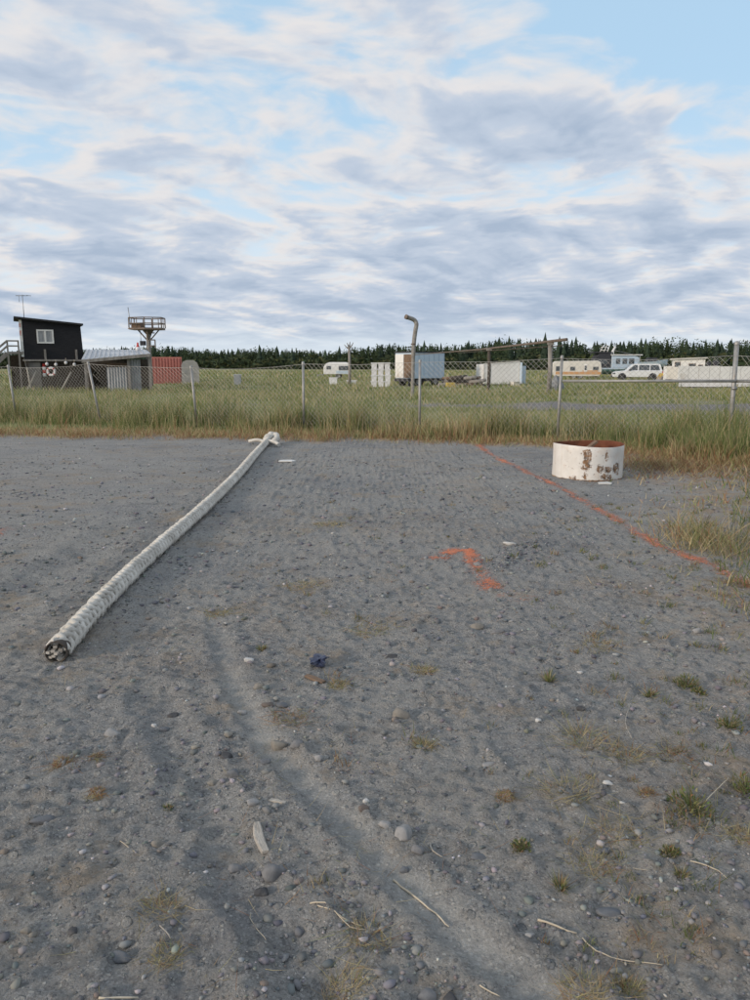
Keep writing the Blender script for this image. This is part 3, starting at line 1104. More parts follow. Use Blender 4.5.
def wire_panel(A, B, seed, topA=None, topB=None):
    (a0, a1), (b0, b1) = A, B
    L = (b0 - a0).length
    rr = random.Random(seed)
    sag = rr.uniform(0.01, 0.045)
    top = lambda s: 0.985 - sag * 4 * s * (1 - s)

    def pt(s, t):
        p = a0.lerp(b0, s).lerp(a1.lerp(b1, s), 0.03 + t * (top(s) - 0.03))
        p.y -= 0.035
        p.z += 0.006 * math.sin(s * 40 + seed)
        return p
    H = (a1 - a0).length
    cw = 0.112
    mb = MB()
    slope = 1.05
    nlines = int((L + H) / cw) + 2
    for sgn in (1, -1):
        for k in range(-int(H / cw) - 2, nlines):
            x0 = k * cw
            pts = []
            m = 6
            for j in range(m + 1):
                t = j / m
                xx = x0 + t * H / slope if sgn > 0 else L - x0 - t * H / slope
                pts.append((xx / L, t))
            # clip to the bay
            seg = [q for q in pts if 0 <= q[0] <= 1]
            if len(seg) < 2:
                continue
            mb.tube([pt(s_, t_) for s_, t_ in (seg[0], seg[len(seg) // 2], seg[-1])] if len(seg) > 2 else [pt(*seg[0]), pt(*seg[-1])], 0.0027, 3, caps=False, smooth=False)
    mb.build('chain_link_mesh', M['wire'], fence)
    tw = MB()
    tw.tube([pt(s_, 1.0) for s_ in (0, .25, .5, .75, 1)], 0.004, 4, caps=False)
    tw.build('tension_wire', M['wire'], fence)


first = (FP[0][0] - (FP[1][0] - FP[0][0]), FP[0][1] - (FP[1][0] - FP[0][0]))
wire_panel(first, FP[0], 99)
for i in range(7):
    lo_ = lambda q: (q[0], q[0].lerp(q[1], 0.895)) if q[1].z > 1.9 else q
    wire_panel(lo_(FP[i]), lo_(FP[i + 1]), i)
rail = MB()
za, zb = at(562, 381, FP[5][0].y), at(735, 381, FP[6][0].y)
rail.tube([za + Vector((0, -0.05, 0)), zb + Vector((0, -0.05, 0))], 0.026, 8)
rail.build('brace_rail', M['galv'], fence)
rail = MB()
rail.tube([zb + Vector((0.02, -0.05, 0)), Vector((8.36, 11.6, zb.z))], 0.026, 8)
rail.build('brace_rail', M['galv'], fence)
for z_ in (zb.z, zb.z - 0.14):
    MB().lathe([(0.052, -0.03), (0.056, -0.03), (0.056, 0.03), (0.052, 0.03)], 12, (zb.x - 0.005, zb.y, z_)).build('clamp_band', M['steel'], fence)


# ------------------------------------------------------------------ the braided hawser
ROPE_R = 0.063
rpx = [(57, 648), (98, 604), (150, 554), (208, 504), (239, 473), (256, 453), (266, 442)]
cp_ = []
for u, v in rpx:
    q = gp(u, v, ROPE_R)
    cp_.append(Vector((q.x, q.y, hz(q.x, q.y) + ROPE_R * 0.93)))


def spline(pts, step):
    out = []
    n = len(pts)
    for i in range(n - 1):
        p0, p1, p2, p3 = pts[max(i - 1, 0)], pts[i], pts[i + 1], pts[min(i + 2, n - 1)]
        m = max(2, int((p2 - p1).length / step))
        for k in range(m):
            t = k / m
            out.append(0.5 * ((2 * p1) + (p2 - p0) * t + (2 * p0 - 5 * p1 + 4 * p2 - p3) * t * t + (3 * p1 - p0 - 3 * p2 + p3) * t ** 3))
    out.append(pts[-1])
    return out


path = spline(cp_, 0.022)
S = [0.0]
for a, b_ in zip(path[:-1], path[1:]):
    S.append(S[-1] + (b_ - a).length)
hawser = thing('mooring_rope', 'thick cream braided mooring rope lying straight across the gravel', 'rope', tuple(path[0]))
hinv = Matrix.Translation(-path[0])
frames = []
for i, p in enumerate(path):
    t = (path[min(i + 1, len(path) - 1)] - path[max(i - 1, 0)]).normalized()
    sde = t.cross(Vector((0, 0, 1))).normalized()
    frames.append((p, t, sde, sde.cross(t)))
core = MB()
core.tube([hinv @ p for p in path], ROPE_R * 0.66, 10, caps=False)
core.build('rope_core', M['core'], hawser)
LAY = 0.31
for k in range(8):
    sgn = 1 if k < 4 else -1
    pts, rad = [], []
    for i, (p, t, sd_, up) in enumerate(frames):
        th = sgn * (2 * math.pi * S[i] / LAY) + (k % 4) * math.pi / 2 + (0.4 if sgn < 0 else 0)
        wv = math.cos(4 * 2 * math.pi * S[i] / LAY + (0 if sgn > 0 else math.pi))
        rr = ROPE_R * (0.78 + 0.13 * wv)
        pts.append(hinv @ (p + sd_ * math.cos(th) * rr + up * math.sin(th) * rr))
        rad.append(0.0172 * (1 + 0.16 * math.sin(S[i] * 5.1 + k) + 0.08 * math.sin(S[i] * 17 + 2 * k)))
    mb = MB()
    mb.tube(pts, rad, 6, caps=True)
    mb.build('strand', M['rope'], hawser)
# cut near end: dark hollow with splintered wood jammed in
p, t, sd_, up = frames[0]
F0 = Matrix((sd_, up, -t)).transposed().to_4x4()
whip = MB()
whip.lathe([(ROPE_R * 0.92, -0.06), (ROPE_R * 0.98, -0.02), (ROPE_R * 1.0, 0.022), (ROPE_R * 0.92, 0.026), (ROPE_R * 0.88, 0.0), (ROPE_R * 0.8, -0.045), (0.001, -0.05)], 16)
whip.v = [F0 @ Vector(q) for q in whip.v]
whip.build('end_sleeve', M['dark_wood'], hawser)
for k in range(9):
    a = k * 2.4
    r0 = 0.012 + 0.003 * k
    b0 = Vector((r0 * math.cos(a), r0 * math.sin(a), -0.04))
    e0 = b0 + Vector((random.uniform(-.02, .02), random.uniform(-.015, .015), random.uniform(0.06, 0.085)))
    MB().bar(F0 @ b0, F0 @ e0, 0.021, 0.013).build('wood_splinter', M['driftwood'], hawser)
# knotted far end
q = path[-1]
tt = frames[-1][1]
loop = [q + tt * 0.02, q + tt * 0.22 + Vector((0.0, 0, 0.05)), q + tt * 0.36 + Vector((0.04, 0, 0.10)), q + tt * 0.40 + Vector((0.14, 0, 0.12)),
        q + tt * 0.28 + Vector((0.20, 0, 0.06)), q + tt * 0.08 + Vector((0.16, 0, 0.0))]
lp = spline(loop, 0.03)
mb = MB()
mb.tube([hinv @ p for p in lp], [0.068 + 0.014 * math.sin(i * 1.7) for i in range(len(lp))], 9)
mb.build('knot_loop', M['rope'], hawser)
for e, w in (((-0.36, 0.10, 0.01), 0.035), ((0.30, -0.30, -0.02), 0.045), ((0.08, 0.36, 0.09), 0.05)):
    ee = q + Vector(e)
    mb = MB()
    mb.tube([hinv @ p for p in spline([q, q.lerp(ee, 0.5) + Vector((0, 0, 0.04)), ee], 0.04)], w, 7)
    mb.build('loose_tail', M['rope'], hawser)


# ------------------------------------------------------------------ the white drum
def drum_mat():
    m, n, b = new_mat('chipped white paint over rust')
    oc = n.new('ShaderNodeTexCoord').outputs['Object']
    base = n.mix(n.step(n.noise(oc, 5, 6, 0.6), 0.3, 0.7), (0.72, 0.70, 0.66), (0.62, 0.60, 0.56))
    base = n.mix(n.math('MULTIPLY', n.step(n.noise(n.mapping(oc, (6, 6, 0.7)), 1.6, 5, 0.6), 0.55, 0.75), 0.45), base, (0.50, 0.42, 0.33))
    sp = n.new('ShaderNodeSeparateXYZ')
    n.put(sp.inputs[0], oc)
    wob = n.vmath('ADD', oc, n.vmath('SCALE', n.vmath('SUBTRACT', n.noise(oc, 11, 8, 0.8, color=True), (0.5, 0.5, 0.5)), s=0.26))
    tot = None
    for (x, z, sx, sz) in ((-0.13, 0.36, 0.055, 0.085), (-0.14, 0.22, 0.05, 0.07), (-0.14, 0.07, 0.035, 0.05), (0.06, 0.17, 0.06, 0.045), (0.19, 0.16, 0.05, 0.045),
                           (0.315, 0.17, 0.045, 0.075), (0.16, 0.05, 0.065, 0.04), (0.14, 0.37, 0.03, 0.03), (0.15, 0.31, 0.03, 0.015), (-0.30, 0.03, 0.03, 0.03)):
        dv = n.vmath('LENGTH', n.mapping(wob, (1 / sx, 0, 1 / sz), loc=(-x / sx, 0, -z / sz)))
        e = n.step(dv, 1.25, 0.95)
        tot = e if tot is None else n.math('MAXIMUM', tot, e)
    tot = n.math('MULTIPLY', tot, n.step(sp.outputs[1], 0.0, -0.1))
    tot = n.math('MULTIPLY', tot, n.step(n.noise(oc, 24, 7, 0.8), 0.40, 0.50))
    spk = n.step(n.noise(oc, 26, 7, 0.75), 0.60, 0.65)
    spk = n.math('MULTIPLY', spk, n.step(n.noise(oc, 3.5, 3, 0.5), 0.44, 0.58))
    tot = n.math('MAXIMUM', tot, spk)
    tot = n.math('MAXIMUM', tot, n.step(n.math('ADD', sp.outputs[2], n.math('MULTIPLY', n.noise(oc, 20, 5, 0.7), -0.045)), 0.008, -0.012))
    rust = n.mix(n.step(n.noise(oc, 18, 6, 0.7), 0.38, 0.62), (0.075, 0.045, 0.03), (0.30, 0.17, 0.085))
    halo = n.mix(n.math('MULTIPLY', n.step(n.noise(wob, 7, 4, 0.6), 0.52, 0.7), 0.3), base, (0.52, 0.34, 0.20))
    col = n.mix(tot, halo, rust)
    n.put(b.inputs['Base Color'], col)
    n.put(b.inputs['Roughness'], n.math('ADD', 0.45, n.math('MULTIPLY', tot, 0.45)))
    bp = n.new('ShaderNodeBump')
    bp.inputs['Strength'].default_value = 0.5
    bp.inputs['Distance'].default_value = 0.006
    n.put(bp.inputs['Height'], n.math('SUBTRACT', n.noise(oc, 6, 3, 0.5), n.math('MULTIPLY', tot, 0.5)))
    n.put(b.inputs['Normal'], bp.outputs[0])
    return m


DR, DH = 0.50, 0.49
fr = gp(586.5, 480.5)
dc = Vector((fr.x * (fr.y + DR) / fr.y, fr.y + DR, 0))
dc.z = hz(dc.x, dc.y - 0.2) - 0.005
drum = thing('steel_drum', 'short open white drum, rust-blotched, at the yard edge', 'drum', tuple(dc), R(-2))
mb = MB()
NS = 72
prof = [(DR, 0.0), (DR * 1.004, 0.04), (DR, 0.10), (DR * 0.997, 0.25), (DR, 0.40), (DR * 1.003, DH - 0.012), (DR * 0.998, DH)]
mb.lathe(prof, NS)
for i, p in enumerate(mb.v):
    a = math.atan2(p[1], p[0])
    dent = 1 + 0.006 * math.sin(a * 3 + 1) + 0.004 * math.sin(a * 7 + p[2] * 9)
    mb.v[i] = (p[0] * dent, p[1] * dent, p[2] + (0.012 * math.sin(a * 2 + 0.6) if p[2] > 0.3 else 0))
mb.build('shell', drum_mat(), drum)
mb = MB()
mb.lathe([(DR * 0.998, DH), (DR * 0.975, DH + 0.002), (DR * 0.972, DH - 0.02), (DR * 0.970, 0.2), (DR * 0.968, 0.05), (0.3, 0.04), (0.001, 0.045)], NS)
for i, p in enumerate(mb.v):
    a = math.atan2(p[1], p[0])
    dent = 1 + 0.006 * math.sin(a * 3 + 1) + 0.004 * math.sin(a * 7 + p[2] * 9)
    mb.v[i] = (p[0] * dent, p[1] * dent, p[2] + (0.012 * math.sin(a * 2 + 0.6) if p[2] > 0.3 else 0))
mb.build('lining', M['rust'], drum)
mb = MB()
mb.bar((-0.40, -0.05, 0.13), (0.10, 0.05, 0.515), 0.09, 0.03)
mb.v = [(p[0] + 0.03, p[1], p[2]) for p in mb.v]
sc = mb.build('scrap_board', M['brown_wood'])
sc.location = dc
tag(sc, 'pinkish scrap board propped inside the white drum', 'board')
mb = MB()
mb.poly([(-0.09, -0.05, 0), (0.08, -0.06, 0), (0.13, 0.0, 0), (0.07, 0.05, 0), (-0.07, 0.04, 0), (-0.09, -0.05, .014), (0.08, -0.06, .012), (0.13, 0.0, .01), (0.07, 0.05, .016), (-0.07, 0.04, .014)],
        [(4, 3, 2, 1, 0), (5, 6, 7, 8, 9), (0, 1, 6, 5), (1, 2, 7, 6), (2, 3, 8, 7), (3, 4, 9, 8), (4, 0, 5, 9)])
q = gp(604, 483)
fl = mb.build('paint_flake', M['white_paint'])
fl.location = (q.x, q.y, hz(q.x, q.y) + 0.004)
tag(fl, 'white flake lying on gravel at the foot of the drum', 'flake')
q = gp(286, 462)
fl2 = link('plastic_scrap', fl.data.copy(), M['white_paint'])
fl2.location = (q.x, q.y, hz(q.x, q.y) + 0.004)
fl2.scale = (1.3, 1.2, 1.4)
tag(fl2, 'white plastic scrap on gravel right of the rope knot', 'scrap')


# ------------------------------------------------------------------ stones one can pick out
def stone(u, v, wpx, mk, label, flat=0.6, asp=0.75, rot=None, lobed=0.17, seed=None):
    q = gp(u, v)
    dist = math.hypot(q.y, CAM_H)
    r = wpx / 2 / FPX * dist * 1.05
    rr = np.random.default_rng(int(u * 7 + v))
    bm = bmesh.new()
    bmesh.ops.create_icosphere(bm, subdivisions=3, radius=1)
    off = rr.uniform(0, 50, 3)
    cuts = [(Vector(rr.normal(0, 1, 3)).normalized(), rr.uniform(0.62, 0.92)) for _ in range(7)]
    from mathutils import noise as mn
    for vt in bm.verts:
        c = vt.co.copy()
        k = 1 + lobed * mn.noise(c * 1.3 + Vector(off)) * 2 + 0.10 * mn.noise(c * 3 + Vector(off)) + 0.04 * mn.noise(c * 8 + Vector(off))
        c = c * k
        for nn_, dd_ in cuts:
            ov = c.dot(nn_) - dd_
            if ov > 0:
                c = c - nn_ * ov * 0.85
        vt.co = Vector((c.x, c.y * asp, c.z * flat))
    me = bpy.data.meshes.new('stone')
    bm.to_mesh(me)
    bm.free()
    me.transform(Matrix.Scale(r, 4))
    me.polygons.foreach_set('use_smooth', [True] * len(me.polygons))
    o = link('stone', me, SM[mk])
    o.location = (q.x, q.y + r * asp * 0.2, hz(q.x, q.y) + r * flat * 0.16)
    o.rotation_euler = (rr.uniform(-0.12, 0.12), rr.uniform(-0.12, 0.12), rr.uniform(-0.5, 0.5) if rot is None else R(rot))
    return tag(o, label, 'stone', 'loose stones on the yard')


STONES = [
    (402, 718, 19, 'tan', 'round tan stone lying alone in mid yard', .75, .8),
    (403, 839, 19, 'pale', 'largest pale grey stone on the right lip of the tyre rut', .8, .9),
    (273, 873, 22, 'grey', 'grey-brown cobble just below the upright driftwood chip', .75, .75),
    (261, 889, 13, 'dark', 'dark stone tucked under the cobble below the driftwood chip', .6, .8),
    (119, 951, 19, 'slate', 'smooth slate-blue oval stone sunk in a small hole', .5, .6),
    (157, 844, 14, 'tan', 'flat beige oval stone alone, left of the driftwood chip', .5, .65),
    (234, 866, 13, 'grey', 'flat grey-brown stone left of the cobble below the driftwood', .45, .8),
    (111, 735, 17, 'pale', 'pale angular stone below the cut rope end', .5, .75),
    (279, 747, 17, 'tan', 'larger tan stone of the pair where the rut bends', .75, .85),
    (298, 750, 14, 'grey', 'smaller grey stone of the pair where the rut bends', .8, .85),
    (319, 764, 9, 'pale', 'small pale stone just right of the pair at the rut bend', .8, .9),
    (259, 691, 12, 'tan', 'small cream-tan stone at the upper right of the rut', .65, .7),
    (249, 663, 10, 'white', 'white pebble beside the upper rut, below the dry clump', .55, .65),
    (242, 712, 9, 'pale', 'little pale pebble lying in the upper rut', .6, .8),
    (154, 724, 6, 'white', 'tiny white pebble beside a slate one, left of the rut', .8, .9),
    (164, 727, 10, 'slate', 'slate pebble beside the tiny white one, left of the rut', .6, .75),
    (173, 714, 11, 'dark', 'dark stone half buried left of the upper rut', .45, .7),
    (386, 829, 13, 'pale', 'pale stone just left of the largest rut-side stone', .55, .65),
    (418, 855, 12, 'grey', 'grey stone beside the forked twig on the rut lip', .7, .8),
    (404, 870, 8, 'slate', 'small slate pebble inside the rut below the largest stone', .7, .8),
    (427, 997, 17, 'grey', 'round grey stone cut by the bottom border of the photo', .8, .9),
    (451, 999, 13, 'dark', 'darker stone cut by the bottom border, right of its round neighbour', .7, .9),
    (226, 758, 12, 'dark', 'dark stone at the top of the left cluster by the rut', .6, .8),
    (233, 776, 15, 'slate', 'bluish broken stone lowest in the left cluster by the rut', .6, .7),
    (213, 781, 10, 'tan', 'tan stone at the left end of the cluster by the rut', .5, .8),
    (229, 739, 9, 'tan', 'small tan stone alone left of the rut bend', .5, .9),
    (265, 763, 12, 'slate', 'flat slate stone in the rut under the tan stone', .35, .8),
    (253, 806, 12, 'pale', 'flat pale stone beside the flat wood sliver', .4, .9),
    (364, 814, 11, 'brown', 'brownish stone on the rut lip above the pale stones', .55, .75),
    (366, 804, 6, 'white', 'tiny white chip on the rut lip above the brownish stone', .8, .9),
    (44, 823, 22, 'slate', 'wide flat slate slab by the tread marks', .30, .55),
    (78, 793, 14, 'grey', 'flat grey slab above the tread marks', .30, .55),
    (73, 932, 9, 'dark', 'small dark stone left of the slate-blue oval stone', .7, .8),
    (26, 932, 11, 'tan', 'small tan stone near the lower left corner', .5, .7),
    (394, 658, 17, 'dark', 'dark flat stone above the lone round tan stone', .30, .55),
    (478, 628, 14, 'tan', 'tan-grey stone below the faint orange smudge', .55, .7),
    (498, 633, 13, 'grey', 'grey stone right of the tan one below the orange smudge', .4, .7),
    (530, 942, 9, 'pale', 'small pale pebble on the right lip of the lower rut', .6, .7),
    (480, 860, 18, 'slate', 'bluish flat stone sunk in the dirt right of the forked twig', .20, .6),
    (611, 918, 24, 'slate', 'bluish flat stone sunk among dry stalks, lower right', .18, .6),
    (581, 713, 9, 'dark', 'small black stone beside the straw clump on the right', .7, .8),
    (608, 787, 11, 'white', 'bright white shell-like stone on the right', .35, .6),
    (622, 807, 6, 'white', 'tiny white chip just below the bright white stone', .4, .6),
    (281, 708, 14, 'slate', 'slate stone in the brown patch above the stone pair', .4, .7),
    (268, 709, 13, 'brown', 'brown stone in the brown patch above the stone pair', .4, .7),
    (490, 768, 17, 'pale', 'pale narrow slab in the open centre right of the yard', .25, .4),
    (697, 633, 10, 'pale', 'pale pebble near the right-hand weeds', .5, .7),
    (355, 925 - 28, 11, 'tan', 'flat narrow tan stone above the dead grass stalks', .35, .5),
    (580, 672, 7, 'white', 'small white pebble right of the spiky green tuft', .5, .7),
    (538, 727, 6, 'white', 'small pinkish white pebble left of the straw clumps', .7, .9),
    (510, 546, 12, 'white', 'white stone at the tip of the scraped gravel ridge', .4, .6),
]
for row in STONES:
    stone(row[0], row[1], row[2], row[3], row[4], row[5], row[6])


# ------------------------------------------------------------------ sticks, chips, scraps
def stick(name, pts, r, mat, label, cat='stick', flat=1.0, lift=0.0):
    P3 = []
    for u, v in pts:
        q = gp(u, v)
        P3.append(Vector((q.x, q.y, hz(q.x, q.y) + r * 0.8 + lift)))
    o3 = P3[0].copy()
    sp_ = spline(P3, 0.02)
    nn = len(sp_)
    rk = random.Random(int(pts[0][0] * 3 + pts[0][1]))
    rs = [r * 0.8 * (1.05 - 0.55 * i / nn) * rk.uniform(0.85, 1.15) for i in range(nn)]
    sp_ = [p + Vector((rk.uniform(-1, 1), rk.uniform(-1, 1), rk.uniform(0, 1))) * r * 0.55 for p in sp_]
    mb = MB()
    mb.tube([p - o3 for p in sp_], rs, 7)
    o = mb.build(name, mat)
    o.location = o3
    return tag(o, label, cat)


stick('stick', [(393, 878), (412, 893), (430, 907), (449, 925)], 0.0042, M['straw'], 'pale straight stalk lying along the tyre rut')
stick('stick', [(538, 924), (556, 931), (576, 938)], 0.0042, M['straw'], 'short pale stalk right of the lower rut')
stick('stick', [(582, 941), (596, 954), (620, 960), (645, 967), (662, 972)], 0.0026, M['straw'], 'long bent straw stalk in the lower right')
stick('stick', [(690, 866), (705, 871), (718, 878), (727, 884)], 0.003, M['straw'], 'curved straw stalk near the right border')
stick('stick', [(480, 990), (492, 995), (500, 998)], 0.003, M['straw'], 'short straw in the rut at the bottom border')
stick('stick', [(310, 904), (325, 908), (340, 920), (362, 927)], 0.003, M['straw'], 'dead stalk arching into the dry clump, bottom centre')
stick('stick', [(318, 908), (335, 918), (350, 929), (366, 931)], 0.0026, M['straw'], 'lower of two dead stalks reaching the dry clump, bottom centre')
stick('stick', [(120, 838), (128, 846), (137, 852)], 0.002, M['straw'], 'thin curved straw left of the beige oval stone')
stick('stick', [(160, 925), (166, 932), (170, 937)], 0.003, M['driftwood'], 'small pale twig above the tan clump, lower left')
stick('stick', [(98, 999), (118, 997), (138, 994)], 0.004, M['straw'], 'straw stalk at the bottom border, left')
stick('stick', [(624, 871), (638, 872), (648, 874)], 0.002, M['straw'], 'faint straight straw above the bluish sunk stone')
stick('stick', [(255, 899), (250, 912), (266, 938)], 0.0018, M['straw'], 'thin straw below the grey-brown cobble')
stick('twig', [(430, 845), (433, 853), (442, 860)], 0.004, M['driftwood'], 'small forked grey twig on the lip of the rut', 'twig')
stick('twig', [(630, 706), (625, 726), (632, 740)], 0.003, M['driftwood'], 'bare forked twig in the straw clumps on the right', 'twig')


def chip(name, a, b_, w, th, label, bend=0.0, mat='driftwood'):
    A, B = gp(*a), gp(*b_)
    A.z, B.z = hz(A.x, A.y), hz(B.x, B.y)
    d = (B - A)
    L = d.length
    ang = math.atan2(d.y, d.x)
    m = 7
    vs, fs = [], []
    rr = random.Random(int(a[0]))
    for i in range(m):
        t = i / (m - 1)
        x = L * t
        yy = bend * math.sin(math.pi * t)
        ww = w * (0.8 + 0.3 * math.sin(math.pi * t) + rr.uniform(-.08, .08)) / 2
        zt = th * (0.85 + rr.uniform(-.15, .2))
        vs += [(x, yy - ww, 0), (x, yy + ww, 0), (x, yy + ww * 0.8, zt), (x, yy - ww * 0.75, zt * 0.9)]
    for i in range(m - 1):
        for k in range(4):
            fs.append((i * 4 + k, i * 4 + (k + 1) % 4, (i + 1) * 4 + (k + 1) % 4, (i + 1) * 4 + k))
    fs += [(3, 2, 1, 0), tuple((m - 1) * 4 + k for k in range(4))]
    o = MB().poly(vs, fs).build(name, M[mat], bevel=th * 0.15)
    o.location = (A.x, A.y, min(A.z, B.z) + 0.002)
    o.rotation_euler = (0, -math.atan2(B.z - A.z, L), ang)
    return tag(o, label, 'wood chip')


chip('wood_chip', (266, 854), (257, 826), 0.034, 0.016, 'bleached thick driftwood chip lying upright in the photo', 0.006)
chip('wood_chip', (286, 804), (260, 797), 0.022, 0.010, 'flat grey wood sliver pointing left, above the driftwood chip', 0.0)
chip('wood_chip', (272, 846), (283, 851), 0.010, 0.006, 'tiny pale splinter right of the bleached driftwood chip', 0.002, 'straw')
chip('wood_chip', (306, 680), (324, 687), 0.035, 0.012, 'brown bark scrap just below the dark blue plastic', 0.0, 'brown_wood')

# crumpled dark plastic
bm = bmesh.new()
bmesh.ops.create_icosphere(bm, subdivisions=3, radius=0.042)
from mathutils import noise as mnoise
for vt in bm.verts:
    k = 1 + 0.9 * mnoise.noise(vt.co * 40) + 0.5 * mnoise.noise(vt.co * 95)
    vt.co = Vector((vt.co.x * k, vt.co.y * k * 1.1, vt.co.z * k * 0.6))
me = bpy.data.meshes.new('plastic_rag')
bm.to_mesh(me)
bm.free()
q = gp(320, 667)
rag = link('plastic_rag', me, M['rag'])
rag.location = (q.x, q.y, hz(q.x, q.y) + 0.018)
tag(rag, 'crumpled dark blue plastic lump in mid yard', 'plastic scrap')


# ------------------------------------------------------------------ tufts and weeds one can pick out
def tuft(name, u, v, wpx, kind, label, hscale=1.0):
    q = gp(u, v)
    dist = math.hypot(q.y, CAM_H)
    r = wpx / 2 / FPX * dist
    base = Vector((q.x, q.y, hz(q.x, q.y)))
    if kind == 'weed':
        n = 150
        a = RNG.uniform(0, 2 * np.pi, n)
        rad = r * 0.85 * np.sqrt(RNG.uniform(0, 1, n))
        x, y = rad * np.cos(a), rad * np.sin(a)
        h = r * 0.95 * hscale * (1.15 - 0.6 * (rad / r)) * RNG.uniform(0.5, 1.1, n)
        c = pick(n, (3, 3, 2.2, 1.0), (GREEN * .75, YGREEN * .75, STRAW * 0.8, RUSSET * .8))
        st_ = blades(x * 0.35, y * 0.35, np.full(n, -0.004), h + rad * 0.4, np.full(n, 0.0028), 0.4 + 0.8 * rad / r, c, az=a)
        # leaves: short wide blades in the body of the plant
        n2 = 130
        a2 = RNG.uniform(0, 2 * np.pi, n2)
        rd2 = r * np.sqrt(RNG.uniform(0, 1, n2))
        z2 = RNG.uniform(0, 1, n2) ** 1.2 * r * 0.85 * hscale * np.sqrt(np.clip(1 - (rd2 / r) ** 2, 0.05, 1))
        c2 = pick(n2, (3, 4, 2.0, 1.2), (GREEN * .75, YGREEN * .75, STRAW * .7, RUSSET * .8))
        l2 = blades(rd2 * np.cos(a2), rd2 * np.sin(a2), z2, np.full(n2, r * 0.30) * RNG.uniform(0.5, 1.1, n2), np.full(n2, max(0.006, r * 0.10)), RNG.uniform(0.4, 1.1, n2), c2, az=a2 + RNG.normal(0, 0.6, n2))
        l2[0][:, 2] += 0
        S_ = [st_, l2]
    elif kind == 'spiky':
        n = 90
        a = RNG.uniform(0, 2 * np.pi, n)
        rad = r * 0.3 * np.sqrt(RNG.uniform(0, 1, n))
        c = pick(n, (3, 3, 2.6, 1.4), (GREEN * .75, YGREEN * .75, STRAW * .8, RUSSET * .8))
        S_ = [blades(rad * np.cos(a), rad * np.sin(a), np.full(n, -0.004), r * hscale * RNG.uniform(0.5, 1.15, n), np.full(n, max(0.003, 0.0011 * dist)), RNG.uniform(0.3, 1.15, n), c, az=a)]
    else:
        n = 110 if kind == 'straw' else 120
        a = RNG.uniform(0, 2 * np.pi, n)
        rad = r * 0.7 * np.sqrt(RNG.uniform(0, 1, n))
        base_c = (STRAW, STRAW * 0.75, YGREEN, RUSSET) if kind == 'straw' else (RUSSET, STRAW * 0.8, RUSSET * 0.6, YGREEN)
        c = pick(n, (4, 3, 1.2, 1), base_c)
        S_ = [blades(rad * np.cos(a), rad * np.sin(a), np.full(n, 0.0), r * hscale * RNG.uniform(0.35, 1.1, n), np.full(n, max(0.0016, 0.0007 * dist)), RNG.uniform(0.7, 1.40, n), c, az=a + RNG.normal(0, 1.0, n))]
        m2 = 90
        a3 = RNG.uniform(0, 2 * np.pi, m2)
        r3 = r * 1.15 * np.sqrt(RNG.uniform(0, 1, m2))
        S_.append(blades(r3 * np.cos(a3), r3 * np.sin(a3) * 0.8, np.full(m2, 0.001), np.minimum(r * RNG.uniform(0.4, 1.3, m2), 0.12), np.full(m2, max(0.0016, 0.0007 * dist)), RNG.uniform(1.36, 1.41, m2), pick(m2, (4, 3, 1.2, 1), base_c)))
    Vs, Qs, Ts, Cs, off = [], [], [], [], 0
    for v_, q_, t_, c_ in S_:
        Vs.append(v_)
        Qs.append(q_ + off)
        Ts.append(t_ + off)
        Cs.append(c_)
        off += len(v_)
    Vc = np.concatenate(Vs)
    # rest every blade on the local ground
    Vc[:, 2] += height(Vc[:, 0] + base.x, Vc[:, 1] + base.y) - base.z
    o = link(name, mesh_np(name, Vc, np.concatenate(Qs), np.concatenate(Ts), np.concatenate(Cs)), M['grass'])
    o.location = base
    return tag(o, label, 'weed' if kind in ('weed', 'spiky') else 'dry grass', 'weeds and dry tufts in the dirt')


